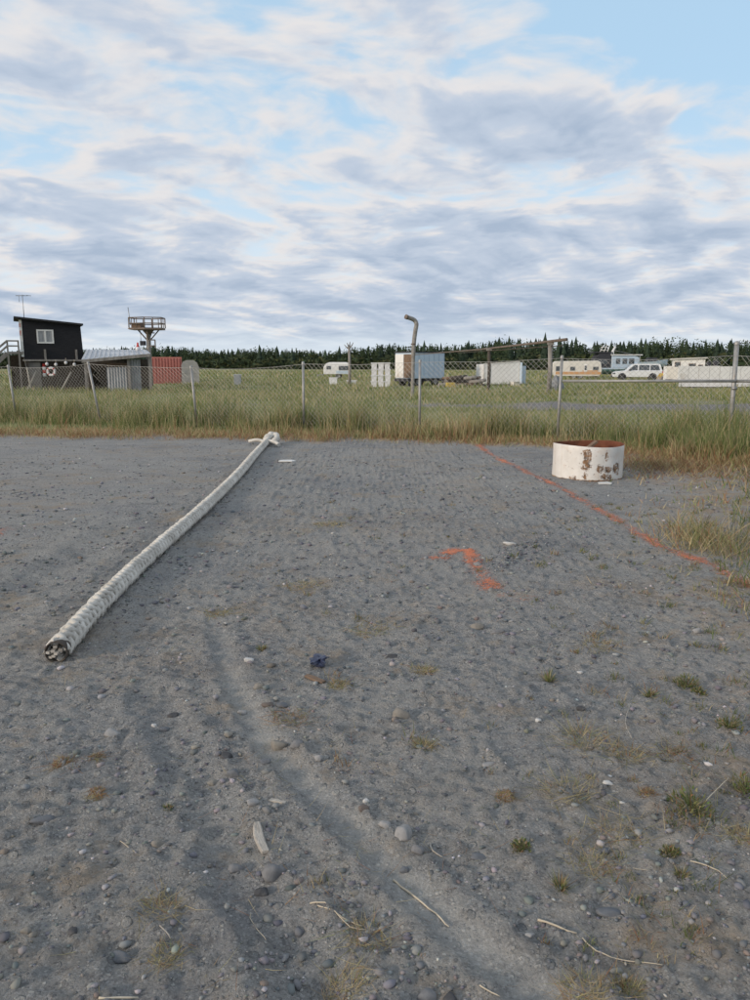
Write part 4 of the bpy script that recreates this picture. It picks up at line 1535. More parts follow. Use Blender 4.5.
TUFTS = [
    ('weed', 690, 812, 40, 'weed', 'bushy round green weed, biggest in the lower right', 1.0),
    ('weed', 746, 792, 36, 'weed', 'leafy green weed cut by the right border', 1.0),
    ('weed', 560, 892, 28, 'spiky', 'spiky green weed left of a dry stalk, lower right', 1.0),
    ('weed', 521, 853, 18, 'weed', 'small low weed near the centre bottom right of the rut', 0.7),
    ('weed', 549, 681, 26, 'spiky', 'spiky green tuft in the open centre right', 0.8),
    ('weed', 650, 697, 18, 'spiky', 'small upright green tuft above the straw clumps', 1.1),
    ('weed', 687, 684, 24, 'weed', 'pale bushy weed with a darker one at its right foot', 1.0),
    ('weed', 699, 691, 15, 'weed', 'dark green little weed at the foot of a pale one', 0.7),
    ('weed', 729, 728, 24, 'weed', 'upright yellowish weed near the right border', 1.2),
    ('weed', 670, 856, 18, 'weed', 'low dark weed below the biggest green weed', 0.7),
    ('weed', 681, 880, 26, 'spiky', 'low brownish green tuft beside a curved straw', 0.8),
    ('weed', 168, 808, 18, 'spiky', 'little olive tuft left of the tyre rut', 0.6),
    ('weed', 262, 650, 22, 'spiky', 'low olive tuft above the white pebble at the rut', 0.5),
    ('dry_tuft', 583, 742, 52, 'straw', 'tall straw clump beside the small black stone', 0.9),
    ('dry_tuft', 628, 758, 46, 'straw', 'curly straw clump right of the tall one', 0.6),
    ('dry_tuft', 568, 795, 60, 'straw', 'wide loose straw clump left of the bright white stone', 0.8),
    ('dry_tuft', 615, 834, 60, 'straw', 'flat matted straw band below the bright white stone', 0.35),
    ('dry_tuft', 594, 868, 44, 'straw', 'straw tangle above the spiky green weed', 0.5),
    ('dry_tuft', 368, 935, 44, 'straw', 'dry bundle where two dead stalks meet, bottom centre', 0.8),
    ('dry_tuft', 345, 978, 40, 'straw', 'dry tuft hanging over the hole at the bottom border', 0.8),
    ('dry_tuft', 160, 908, 44, 'straw', 'sprawling straw tuft above the slate-blue oval stone', 0.6),
    ('dry_tuft', 166, 952, 36, 'straw', 'tan matted tuft right of the slate-blue oval stone', 0.5),
    ('dry_tuft', 584, 994, 44, 'straw', 'dry tuft at the bottom border, right of the rut', 0.9),
    ('dry_tuft', 631, 990, 24, 'straw', 'small yellow tuft at the bottom border below the bent stalk', 0.8),
    ('dry_tuft', 424, 672, 24, 'straw', 'small straw tuft right of the dark flat stone', 0.6),
    ('dry_tuft', 424, 748, 24, 'straw', 'upright straw wisp below the lone round tan stone', 0.8),
    ('dry_tuft', 62, 764, 26, 'brown', 'larger brown moss tuft left of the pale angular stone', 0.4),
    ('dry_tuft', 96, 757, 16, 'brown', 'smaller brown moss tuft below the pale angular stone', 0.4),
    ('dry_tuft', 98, 795, 15, 'brown', 'brown tuft above the tread marks', 0.7),
    ('dry_tuft', 505, 801, 18, 'brown', 'reddish brown tuft in the open centre right', 0.6),
    ('dry_tuft', 646, 796, 16, 'brown', 'brown tuft between the white stone and the biggest weed', 0.7),
    ('dry_tuft', 292, 722, 40, 'brown', 'brown rotted patch in the stones above the rut bend', 0.22),
    ('dry_tuft', 340, 688, 24, 'straw', 'pale curled straw right of the bark scrap', 0.5),
    ('dry_tuft', 722, 552, 60, 'straw', 'tall dead grass clump where the orange line leaves the frame', 1.0),
    ('dry_tuft', 736, 584, 44, 'brown', 'brown low grass under the end of the orange line', 0.5),
    ('dry_tuft', 676, 756, 44, 'brown', 'wide brown litter patch above the biggest green weed', 0.3),
    ('dry_tuft', 742, 838, 34, 'straw', 'straw tuft at the right border below the leafy weed', 0.7),
    ('dry_tuft', 300, 584, 40, 'straw', 'flat yellowish tuft between the rope and the hooked orange mark', 0.2),
    ('dry_tuft', 218, 612, 30, 'straw', 'flat olive tuft beside the start of the tyre rut', 0.25),
    ('dry_tuft', 370, 630, 44, 'straw', 'flat straw patch above the dark flat stone', 0.2),
    ('dry_tuft', 600, 645, 40, 'straw', 'low straw patch above the small white pebble, centre right', 0.3),
    ('dry_tuft', 330, 525, 34, 'straw', 'faint yellow grass patch right of the rope in the upper yard', 0.2),
]
for row in TUFTS:
    tuft(row[0], row[1], row[2], row[3], row[4], row[5], row[6])
# seed stalks leaning out of the clump by the biggest weed
stick('stick', [(705, 808), (716, 796), (728, 786)], 0.0028, M['straw'], 'leaning grey stalk right of the biggest green weed', lift=0.02)


# ------------------------------------------------------------------ background things
def gz(x, y):
    return hz(x, y) - 0.01


def px2m(D):
    return (at(376, 366, D) - at(375, 366, D)).x


# --- black cabin on a dark lower storey
D = 48.0
k = px2m(D)
cx = ux(50, D)
cabin = thing('black_cabin', 'black two-storey shack with slanted roof and white window', 'building', (cx, D, gz(cx, D)), R(25.5))
X = lambda u: ux(u, D) - cx
Z = lambda v: at(375, v, D).z
xl, xr = X(28), X(81.5)
dep = 3.2
mb = MB()
mb.prism([(xl, Z(359.5)), (xr + 0.08, Z(359.5)), (xr, Z(324.5)), (xl, Z(319.8))], 0, dep)
mb.build('upper_wall', M['black_wall'], cabin)
mb = MB()
mb.prism([(xl - 0.42, Z(319.3)), (xr + 0.15, Z(325.0)), (xr + 0.15, Z(323.2)), (xl - 0.42, Z(317.4))], -0.35, dep + 0.3)
mb.build('roof', M['black_trim'], cabin)
mb = MB()
mb.box(xl - 0.16, xl - 0.002, -0.012, 0.16, Z(357), Z(320.6))
mb.build('corner_strip', M['white_paint'], cabin)  # white strip along the left front corner
mb = MB()
for v0, v1 in ((324, 328), (331, 336)):
    mb.box(xl - 0.165, xl - 0.05, -0.018, 0.1, Z(v1), Z(v0))
mb.build('red_patch', M['faded_red'], cabin)
win = MB()
x0, x1, z0, z1 = X(40.6), X(56), Z(343.6), Z(329.8)
xm = (x0 + x1) / 2
for a, b_, c_, d_ in ((x0, x1, z1 - .09, z1), (x0, x1, z0, z0 + .09), (x0, x0 + .09, z0 + .09, z1 - .09), (x1 - .09, x1, z0 + .09, z1 - .09), (xm - .05, xm + .05, z0 + .09, z1 - .09)):
    win.box(a, b_, -0.055, -0.002, c_, d_)
wo_ = win.build('window', M['white_paint'], cabin)
for a, b_ in ((x0 + .09, xm - .05), (xm + .05, x1 - .09)):
    MB().box(a, b_, -0.02, -0.004, z0 + .09, z1 - .09).build('pane', M['curtained'], wo_)
MB().box(xl - 0.1, xr + 0.3, -0.14, -0.01, Z(361.4), Z(359.6)).build('deck_beam', M['grey_wood'], cabin)
for u in (47, 76):
    MB().box(X(u) - 0.06, X(u) + 0.06, -0.10, -0.005, Z(359.5), Z(349.5)).build('stub_post', M['grey_wood'], cabin)
MB().box(X(31), X(84), 0.25, dep, 0, Z(361.5)).build('lower_wall', M['dark_wood'], cabin)
MB().box(X(30), X(42), 0.10, 0.22, 0, Z(362.5)).build('plywood_panel', M['ply'], cabin)
for u in (30, 57, 70, 84):
    MB().box(X(u) - 0.07, X(u) + 0.07, -0.05, 0.09, 0, Z(361.5)).build('post', M['dark_wood'], cabin)
for u in (30.5, 83):
    MB().box(X(u) - 0.07, X(u) + 0.07, dep - 0.1, dep + 0.05, 0, Z(359.6)).build('post', M['dark_wood'], cabin)
# outside stair on the left
sx0, sx1 = X(13), X(27.5)
zl = Z(352)
st = MB().box(sx0, sx1, -0.1, 1.2, zl - 0.14, zl).build('stair_landing', M['grey_wood'], cabin)
for xx, yy in ((sx0 + .05, -0.06), (sx1 - .25, -0.06), (sx0 + .05, 1.12)):
    MB().box(xx - .05, xx + .05, yy - .05, yy + .05, 0, Z(341)).build('stair_post', M['grey_wood'], cabin)
for v in (341.5, 346.5):
    MB().bar((sx0 - 0.02, -0.12, Z(v)), (sx1 - .2, -0.12, Z(v)), 0.05, 0.09).build('hand_rail', M['grey_wood'], cabin)
run = 2.3
for yy in (-0.08, 1.05):
    MB().bar((sx0, yy, zl - 0.1), (sx0 - run, yy, 0.1), 0.06, 0.25).build('stringer', M['grey_wood'], cabin)
    MB().bar((sx0, yy - 0.03, Z(342)), (sx0 - run, yy - 0.03, 1.05), 0.05, 0.10).build('hand_rail', M['grey_wood'], cabin)
    MB().bar((sx0, yy - 0.03, Z(347)), (sx0 - run, yy - 0.03, 0.62), 0.05, 0.10).build('hand_rail', M['grey_wood'], cabin)
for i in range(9):
    f_ = (i + 0.5) / 9
    xx, zz = sx0 - run * f_, (zl - 0.05) * (1 - f_) + 0.08 * f_
    MB().box(xx - .13, xx + .13, -0.05, 1.02, zz - 0.02, zz + 0.02).build('step', M['grey_wood'], cabin)
MB().box(sx0 + 0.15, sx1 + 0.15, 1.3, 1.4, 0, zl - 0.2).build('back_panel', M['dark_wood'], cabin)

ant = thing('antenna', 'thin television antenna standing on the black shack roof', 'antenna', (ux(21.5, D), D + 1.0, Z(318.6) + gz(cx, D) - 0.03))
MB().tube([(0, 0, 0), (0, 0, 1.55)], 0.022, 6).build('mast', M['steel'], ant)
MB().tube([(-0.42, 0, 1.48), (0.5, 0.1, 1.5)], 0.014, 5).build('boom', M['steel'], ant)
for t_ in (-0.3, -0.1, 0.12, 0.36):
    MB().tube([(t_, -0.3, 1.5), (t_ + .05, 0.3, 1.5)], 0.01, 4).build('element', M['steel'], ant)
MB().tube([(-0.22, 0, 1.1), (-0.22, 0, 1.47)], 0.014, 5).build('drop_rod', M['steel'], ant)

# lifebuoy, marker float and the row of small floats
q = at(50.5, 371.5, D - 0.2)
lb = thing('lifebuoy', 'white ring lifebuoy hung on the wall under the black shack', 'lifebuoy', (q.x, D - 0.09, q.z))
ring = []
for i in range(24):
    a = 2 * math.pi * i / 24
    ring.append((0.225 * math.cos(a), 0, 0.225 * math.sin(a)))
MB().tube(ring, 0.075, 10, closed=True).build('ring', M['pvc'], lb)
for a0 in (45, 135, 225, 315):
    seg = [(0.225 * math.cos(R(a0 + d_)), 0, 0.225 * math.sin(R(a0 + d_))) for d_ in (-9, 0, 9)]
    MB().tube(seg, 0.079, 10).build('band', M['red'], lb)
q = at(43, 370, D - 0.2)
mk = thing('marker_float', 'red and white cylindrical float left of the ring lifebuoy', 'float', (q.x, D - 0.02, q.z))
for i in range(4):
    MB().lathe([(0.001, -0.4 + i * .2), (0.10, -0.4 + i * .2), (0.10, -0.205 + i * .2), (0.001, -0.205 + i * .2)], 12).build('band', (M['pvc'], M['red'])[i % 2], mk)
for i, (u, v, lab) in enumerate(((46.5, 363, 'leftmost'), (55.5, 363.5, 'second from left'), (65.5, 361.8, 'middle'), (74, 363.5, 'second from right'), (85, 362.5, 'rightmost'))):
    q = at(u, v + 1, D - 0.25)
    fl_ = thing('net_float', 'small pale net float under the shack deck, %s of the row' % lab, 'float', (q.x, D - 0.2, q.z), 0, 'net floats under the deck')
    MB().lathe([(0.001, -0.11), (0.07, -0.08), (0.10, 0), (0.07, 0.08), (0.001, 0.11)], 10).build('ball', M['pvc'], fl_)
    MB().tube([(0, 0, 0.1), (0, 0.03, 0.30)], 0.012, 4).build('cord', M['straw'], fl_)
for i, (a, b_, lab) in enumerate((((60, 386), (71, 372), 'right'), ((26, 386), (36, 371), 'left'), ((31, 388), (23, 352), 'upright'))):
    A, B = at(a[0], a[1], D - 1.0), at(b_[0], b_[1], D - 0.3)
    A.z = gz(A.x, A.y)
    mb = MB()
    mb.tube([(0, 0, 0), (B - A) * 0.5 + Vector((0.03, 0, 0.02)), B - A], [0.05, 0.045, 0.035], 7)
    o = mb.build('driftwood_pole', M['driftwood'])
    o.location = A
    tag(o, 'pale driftwood pole leaning on the shack, the %s one' % {'right': 'one right of the lifebuoy as', 'left': 'short lower left', 'upright': 'steep tall'}[lab], 'pole')

# --- open lean-to shed
D = 45.5
cx = ux(118, D)
shed = thing('lean_to_shed', 'low open shed with pale sloping tin roof beside black shack', 'shed', (cx, D, gz(cx, D)), R(19))
X = lambda u: ux(u, D) - cx
Z = lambda v: at(375, v, D).z
zl_, zr_ = Z(360.8), Z(354.5)
xl, xr = X(85), X(150)
RFw = xr - xl
roofv = [(xl, -0.3, zl_), (xr, -0.3, zr_), (xr - 0.1, 3.2, zr_ + 0.28), (xl + 0.2, 3.2, zl_ + 0.62)]
mb = MB()
mb.poly(roofv + [(p[0], p[1], p[2] + 0.06) for p in roofv], [(3, 2, 1, 0), (4, 5, 6, 7), (0, 1, 5, 4), (1, 2, 6, 5), (2, 3, 7, 6), (3, 0, 4, 7)])
rf = mb.build('roof', M['tin_roof'], shed)
for i in range(14):
    f_ = (i + 0.5) / 14
    a = Vector(roofv[0]).lerp(Vector(roofv[1]), f_) + Vector((0, 0, 0.075))
    b_ = Vector(roofv[3]).lerp(Vector(roofv[2]), f_) + Vector((0, 0, 0.075))
    MB().bar(a, b_, 0.05, 0.035).build('rib', M['tin_roof'], rf)
MB().bar((xl, -0.34, zl_ - 0.05), (xr, -0.34, zr_ - 0.05), 0.05, 0.17).build('fascia', M['grey_wood'], shed)
for u, yy in ((88, 0), (128.5, 0), (149, 0), (88, 3), (149, 3)):
    zt = zl_ + (zr_ - zl_) * (X(u) - xl) / RFw - 0.06 + (0.45 if yy else 0)
    MB().box(X(u) - .075, X(u) + .075, yy - .075, yy + .075, 0, zt).build('post', M['grey_wood'], shed)


def corr(x0, x1, y, z0, z1, name, mat, par, pitch=0.16, amp=0.03):
    n = int((x1 - x0) / pitch * 4)
    vs, fs = [], []
    for i in range(n + 1):
        xx = x0 + (x1 - x0) * i / n
        yy = y + amp * math.sin(2 * math.pi * (xx - x0) / pitch)
        vs += [(xx, yy, z0), (xx, yy, z1), (xx, yy + 0.02, z0), (xx, yy + 0.02, z1)]
    for i in range(n):
        a = i * 4
        fs += [(a, a + 4, a + 5, a + 1), (a + 2, a + 3, a + 7, a + 6), (a + 1, a + 5, a + 7, a + 3)]
    mb = MB()
    mb.poly(vs, fs)
    return mb.build(name, mat, par)


corr(X(107.5), X(127), -0.02, 0, Z(367.5), 'siding_sheet', M['tin'], shed)
corr(X(129.5), X(140), 0.25, 0, Z(359.5), 'siding_sheet', M['tin'], shed)
MB().box(X(90), X(149), 2.8, 2.9, 0, zl_ + 0.1).build('back_wall', M['dark_wood'], shed)
MB().box(X(90), X(90) + 0.1, 0.3, 2.75, 0, zl_ - 0.2).build('side_wall', M['dark_wood'], shed)
MB().box(X(108), X(127), 0.3, 0.8, Z(366.5), Z(363.5)).build('shelf', M['brown_wood'], shed)
q = at(136, 350, D + 1.0)
bz = zl_ + 0.62 + (zr_ + 0.28 - zl_ - 0.62) * 0.78
b1 = thing('beacon_float', 'red topped white float on the shed roof beside the mast', 'float', (q.x, D + 1.4, zl_ + (zr_ - zl_) * ((q.x - cx - xl) / RFw) + 0.06 + 0.27))
MB().lathe([(0.001, 0), (0.14, 0.02), (0.16, 0.15), (0.12, 0.24)], 12).build('lower_half', M['pvc'], b1)
MB().lathe([(0.12, 0.24), (0.07, 0.30), (0.05, 0.5), (0.001, 0.52)], 12).build('top', M['red'], b1)

# --- salvaged ship's crow's nest on a mast
D = 58.0
k = px2m(D)
cx = ux(150.5, D)
mast = thing('lookout_mast', 'weathered ship lookout platform on a mast behind the shed', 'lookout mast', (cx, D, gz(cx, D)))
Z = lambda v: at(375, v, D).z
X = lambda u: ux(u, D) - cx
zp = Z(328)
MB().tube([(0, 0, 0), (-0.02, 0, zp * 0.5), (0, 0, zp)], [0.20, 0.18, 0.17], 12).build('mast_pole', M['grey_pipe'], mast)
for ax_, ay_ in ((0.8, 0.1), (-0.8, 0.1), (0.1, 0.7), (0.1, -0.7)):
    MB().tube([(ax_ * 0.2, ay_ * 0.2, zp - 0.85), (ax_, ay_, zp - 0.13)], 0.05, 6).build('strut', M['dark_steel'], mast)
MB().lathe([(0.20, zp - 0.45), (0.42, zp - 0.2), (0.42, zp - 0.142)], 12).build('head_plate', M['dark_steel'], mast)
mb = MB()
pl = [(X(134), 0.75), (X(150), 1.2), (X(165), 0.7), (X(166), -0.6), (X(151), -1.0), (X(134), -0.55)]
mb.poly([(x_, y_, zp - 0.14) for x_, y_ in pl] + [(x_, y_, zp) for x_, y_ in pl], [tuple(reversed(range(6))), tuple(range(6, 12))] + [(i, (i + 1) % 6, 6 + (i + 1) % 6, 6 + i) for i in range(6)])
mb.build('platform', M['dark_steel'], mast)
zt = Z(318)
for i in range(6):
    a, b_ = pl[i], pl[(i + 1) % 6]
    MB().tube([(a[0], a[1], zp), (a[0], a[1], zt)], 0.045, 6).build('rail_post', M['dark_steel'], mast)
    m_ = ((a[0] + b_[0]) / 2, (a[1] + b_[1]) / 2)
    MB().tube([(m_[0], m_[1], zp), (m_[0], m_[1], zt)], 0.03, 6).build('rail_post', M['dark_steel'], mast)
    for zz in (zt, (zp + zt) / 2 - 0.05):
        MB().tube([(a[0], a[1], zz), (b_[0], b_[1], zz)], 0.042, 6).build('guard_rail', M['dark_steel'], mast)
MB().box(X(136), X(145), -0.5, 0.4, zp, zp + 0.34).build('locker', M['brown_wood'], mast)
MB().tube([(X(134), -0.2, zp + 0.2), (X(132.6), -0.2, Z(307.5))], 0.03, 5).build('whip_antenna', M['steel'], mast)
MB().tube([(X(131.5), -0.2, zp - 0.05), (X(137), -0.2, zp - 0.05)], 0.05, 6).build('arm', M['rust_steel'], mast)
for v in (333, 340, 346):
    MB().tube([(0.1, -0.15, Z(v)), (0.52, -0.15, Z(v))], 0.045, 6).build('rung', M['dark_steel'], mast)
MB().tube([(0.52, -0.15, Z(348)), (0.52, -0.15, Z(340))], 0.05, 6).build('rung_bar', M['dark_steel'], mast)
MB().tube([(-0.62, 0.1, zp - 0.1), (-0.62, 0.1, Z(346))], 0.02, 5).build('cable', M['steel'], mast)
MB().box(-0.6, -0.25, -0.25, 0.1, Z(345.5), Z(341)).build('lamp_box', M['charcoal'], mast)
MB().box(-0.12, 0.14, -0.32, -0.2, Z(377), Z(370)).build('white_plate', M['pvc'], mast)


# --- containers
def container(name, label, D, ul, ur, vt, depth, rz, mat, cat='container', ribs=16, doors=False, lift=0.0):
    cx_ = ux((ul + ur) / 2, D)
    w = (ur - ul) * px2m(D)
    t = thing(name, label, cat, (cx_, D, gz(cx_, D)), rz)
    h = at(375, vt, D).z - gz(cx_, D)
    body = MB()
    body.box(-w / 2 + .04, w / 2 - .04, 0.04, depth, 0.05 + lift, h - .05)
    body.build('body', mat, t)
    for xx in (-w / 2, w / 2 - 0.1):
        MB().box(xx, xx + 0.1, 0, 0.1, lift, h).build('corner_post', mat, t)
    for zz in (lift, h - 0.12):
        MB().box(-w / 2 + .1, w / 2 - .1, 0.0, 0.1, zz, zz + 0.12).build('rail', mat, t)
    for i in range(ribs):
        xx = -w / 2 + 0.14 + (w - 0.28) * (i + 0.25) / ribs
        MB().box(xx, xx + (w - 0.28) / ribs * 0.5, -0.05, 0.039, lift + 0.12, h - 0.12).build('rib', mat, t)
    return t, w, h


container('shipping_container', 'faded red corrugated container right of the lookout mast', 66, 152.5, 182, 357, 5.5, R(19), M['red_steel'], ribs=9)
D = 64
cx = ux(190.5, D)
tank = thing('storage_tank', 'grey rounded-top metal tank beside the red container', 'tank', (cx, D, gz(cx, D)), R(14))
h = at(375, 360, D).z
w = 17 * px2m(D)
mb = MB()
pr_ = [(-w / 2, 0), (w / 2, 0), (w / 2, h * 0.72), (w * 0.40, h * 0.90), (w * 0.2, h), (-w * 0.2, h), (-w * 0.42, h * 0.93), (-w / 2, h * 0.80)]
mb.prism(pr_, 0, 1.6)
mb.build('tank_body', M['grey_tank'], tank)
for zz in (0.3, h * 0.45, h * 0.7):
    MB().box(-w / 2 - .02, w / 2 + .02, -0.025, -0.002, zz, zz + 0.05).build('band', M['grey_tank'], tank)

D = 62
cx = ux(237, D)
ped = thing('utility_box', 'small grey utility box standing alone in the field', 'utility box', (cx, D, gz(cx, D)))
MB().box(-.27, .27, 0, .4, 0, .78).build('cabinet', M['tin'], ped, bevel=0.03)
MB().box(-.3, .3, -.03, .43, .78, .86).build('lid', M['tin_roof'], ped)

# --- small round camper far left of the dead pole
D = 88
cx = ux(337, D)
kk = px2m(D)
cam_t = thing('camper_trailer', 'small rounded white camper trailer beside the dead pole', 'camper', (cx, D, gz(cx, D)))
L = 27 * kk
prf = [(-L / 2, 0.55), (L / 2, 0.55), (L / 2, 1.5), (L / 2 - .15, 1.78), (L / 2 - .5, 1.92), (-L / 2 + .7, 1.92), (-L / 2 + .25, 1.75), (-L / 2, 1.35)]
mb = MB()
mb.prism(prf, 0, 2.0, [0, 0, 0, .08, .15, .15, .08, 0])
mb.build('body', M['offwhite'], cam_t, bevel=0.05)
MB().box(0.2, 1.3, -0.02, -0.003, 1.0, 1.5).build('side_window', M['glass'], cam_t)
MB().box(-1.2, -0.7, -0.02, -0.003, 1.1, 1.5).build('side_window', M['glass'], cam_t)
MB().box(-0.1, L / 2 - .05, -0.015, -0.003, 0.62, 0.95).build('blue_stripe', M['bluewhite'], cam_t)


def wheel(par, x, y, r=0.33, w=0.2):
    mb = MB()
    mb.lathe([(r * .55, -w / 2), (r * .92, -w / 2), (r, -w / 3), (r, w / 3), (r * .92, w / 2), (r * .55, w / 2)], 18)
    mb.v = [(p[0] + x, -p[2] + y, p[1] + r) for p in mb.v]
    t = mb.build('tyre', M['tyre'], par)
    mb = MB()
    mb.lathe([(0.001, w * .3), (r * .2, w * .32), (r * .5, w * .2), (r * .56, w * .5), (r * .56, -w * .4), (0.001, -w * .4)], 18)
    mb.v = [(p[0] + x, -p[2] + y, p[1] + r) for p in mb.v]
    mb.build('rim', M['steel'], par)


for yy in (0.15, 1.85):
    wheel(cam_t, 0.15, yy)
MB().bar((-L / 2, 1.0, 0.5), (-L / 2 - 0.9, 1.0, 0.45), 0.08).build('drawbar', M['steel'], cam_t)
MB().box(-L / 2 - 0.8, -L / 2 - 0.7, 0.95, 1.05, 0, 0.45).build('jack_stand', M['steel'], cam_t)

# dead pole with stubs
D = 60
cx = ux(349.5, D)
h = at(375, 346, D).z
dp = thing('dead_pole', 'bare grey pole with broken branch stubs at its top', 'pole', (cx, D, gz(cx, D)))
MB().tube([(0, 0, 0), (0.02, 0, h * .5), (-0.02, 0, h)], [0.13, 0.11, 0.09], 9).build('trunk', M['grey_wood'], dp)
for e, z0 in (((-0.4, 0.05, h + 0.12), h - 0.25), ((0.32, -0.05, h + 0.28), h - 0.2), ((0.05, 0.1, h + 0.35), h - 0.05), ((-0.18, -0.1, h + 0.25), h - 0.1), ((0.28, 0.1, h - 0.1), h - 0.5)):
    MB().tube([(0, 0, z0), (e[0] * .6, e[1], (z0 + e[2]) / 2), e], [0.06, 0.045, 0.02], 6).build('branch_stub', M['grey_wood'], dp)

# loose white bins beside it
for i, (u, v, w, h_, lab) in enumerate(((333, 384, 8, 0.55, 'left'), (352, 383, 9, 0.32, 'right'))):
    Db = 62 + i
    x_ = ux(u, Db)
    o = thing('fish_bin', 'low pale bin in the grass below the camper, the %s one' % lab, 'bin', (x_, Db, gz(x_, Db)), R(10 * i))
    ww = w * px2m(Db) / 2
    MB().prism([(-ww * .9, 0), (ww * .9, 0), (ww, h_), (-ww, h_)], 0, 0.6).build('bin_body', M['pvc'], o)
    MB().box(-ww - .03, ww + .03, -0.03, 0.63, h_, h_ + .05).build('rim', M['pvc'], o)

# three stacks of white bins
D = 56
for ci, (u, cl_) in enumerate(((374, 'left'), (380.7, 'middle'), (387.5, 'right'))):
    for ri, rl in enumerate(('lowest', 'second', 'third', 'top')):
        x_ = ux(u, D)
        hh = (at(375, 362.5, D).z - gz(x_, D)) / 4
        o = thing('stacked_bin', 'white plastic bin, %s in the %s stack left of the box trailer' % (rl, cl_), 'bin', (x_ + random.uniform(-.02, .02), D + random.uniform(-.03, .03), gz(x_, D) + ri * hh), R(random.uniform(-3, 3)), 'white bins in three stacks')
        w_ = 6.3 * px2m(D) / 2
        MB().prism([(-w_ * .74, 0), (w_ * .74, 0), (w_ * .86, hh - .09), (-w_ * .86, hh - .09)], 0, 0.55).build('bin_body', M['pvc'], o)
        MB().box(-w_, w_, -0.06, 0.61, hh - .09, hh - .005).build('rim', M['pvc'], o)

# --- box trailer
D = 58
kk = px2m(D)
cx = ux(413, D)
h1 = at(375, 352.5, D).z
h0 = at(375, 378.5, D).z
bt = thing('box_trailer', 'tall white box trailer with brown door behind the bent pipe', 'trailer', (cx, D - 0.2, gz(cx, D)), R(38))
# local: end face along -x, long side along +x ; corner nearest the camera at origin
EW, SL = 2.15, 3.25
MB().box(0, SL, 0.0, EW, h0, h1).build('box_body', M['bluewhite'], bt, bevel=0.03)  # white box; its side's sky-lit blue cast is put into the colour
MB().box(-0.03, -0.003, EW * 0.52, EW - .04, h0 + .05, h1 - .12).build('end_door', M['offwhite'], bt)
MB().box(-0.03, -0.003, 0.06, EW * 0.50, h0 + .05, h1 - .12).build('end_door', M['brown_wood'], bt)
MB().box(-0.05, SL + .05, -0.05, EW + .05, h1 + .003, h1 + .09).build('roof_cap', M['charcoal'], bt)
for i in range(7):
    xx = 0.05 + (SL - 0.15) * i / 6
    MB().box(xx, xx + .05, -0.03, -0.003, h0 + .02, h1 - .02).build('side_rib', M['bluewhite'], bt)
MB().box(-0.2, SL + .4, 0.15, EW - .15, h0 - .22, h0 - .01).build('chassis', M['charcoal'], bt)
for xx in (0.6, 2.4):
    for yy in (0.2, EW - .2):
        wheel(bt, xx, yy, 0.36, 0.22)
for xx in (0.02, SL + .3):
    MB().box(xx, xx + .12, 0.5, 0.62, 0, h0 - .2).build('support_leg', M['charcoal'], bt)

# --- bent vent pipe
D = 38
cx = ux(413, D)
vp = thing('bent_pipe', 'tall rusty gooseneck pipe bent over to the left', 'pipe', (cx, D, gz(cx, D)))
X = lambda u: ux(u, D) - cx
Z = lambda v: at(375, v, D).z
pts = [Vector((X(412.6), 0, 0)), Vector((X(413), 0, Z(365))), Vector((X(413.5), 0, Z(345))), Vector((X(415.0), 0, Z(331))), Vector((X(416.0), 0, Z(324.5))), Vector((X(414.2), 0, Z(320.8))), Vector((X(410.5), -.1, Z(319.0))), Vector((X(406.2), -.2, Z(317.8)))]
sp_ = spline(pts, 0.08)
MB().tube(sp_, [0.088] * (len(sp_) // 2) + [0.105] * (len(sp_) - len(sp_) // 2), 12).build('pipe_stem', M['grey_pipe'], vp)
MB().lathe([(0.10, 0), (0.125, 0), (0.125, 0.06), (0.10, 0.06)], 12, (X(413.2), 0, Z(345))).build('collar', M['dark_steel'], vp)
MB().tube([(X(406.6), -.19, Z(317.9)), (X(405.0), -.24, Z(317.3))], 0.118, 12).build('nozzle', M['dark_steel'], vp)

# --- log and scrap pile
D = 57
for i in range(36):
    u = random.uniform(447, 482)
    x_ = ux(u, D)
    row = random.choice((0, 0, 1, 1, 2, 2))
    r_ = random.uniform(0.09, 0.17)
    L_ = random.uniform(0.8, 2.0)
    a = R(random.uniform(-25, 25))
    z_ = gz(x_, D) + 0.1 + row * 0.27
    rr = random.Random(i)
    if i == 0:
        pile = thing('log_pile', 'jumbled pile of dark logs and scrap between the white boxes', 'log pile', (ux(465, D), D, gz(ux(465, D), D)))
    lx = x_ - pile.location.x
    lx = max(-1.1, min(1.0, lx))
    mb = MB()
    y_ = random.uniform(0, 0.8) - row * 0.05 + 0.4
    mb.tube([(lx - L_ / 2 * math.cos(a), y_ - L_ / 2 * math.sin(a), 0.12 + row * 0.25), (lx, y_, 0.14 + row * .25), (lx + L_ / 2 * math.cos(a), y_ + L_ / 2 * math.sin(a), 0.12 + row * 0.25 + random.uniform(-.05, .15))], [r_, r_ * .95, r_ * .85], 8)
    mb.build('log', (M['brown_wood'], M['dark_wood'], M['grey_wood'])[i % 3], pile)
x_ = ux(451.5, D - 1)
yb = thing('yellow_crate', 'small yellow crate at the left foot of the log pile', 'crate', (x_, D - 1, gz(x_, D - 1)), R(12))
MB().box(-.3, .3, 0, .45, 0, .34).build('crate_body', M['yellow'], yb, bevel=0.02)
for zz in (0.05, 0.2):
    MB().box(-.31, .31, -.02, -.002, zz, zz + .08).build('slat', M['yellow'], yb)

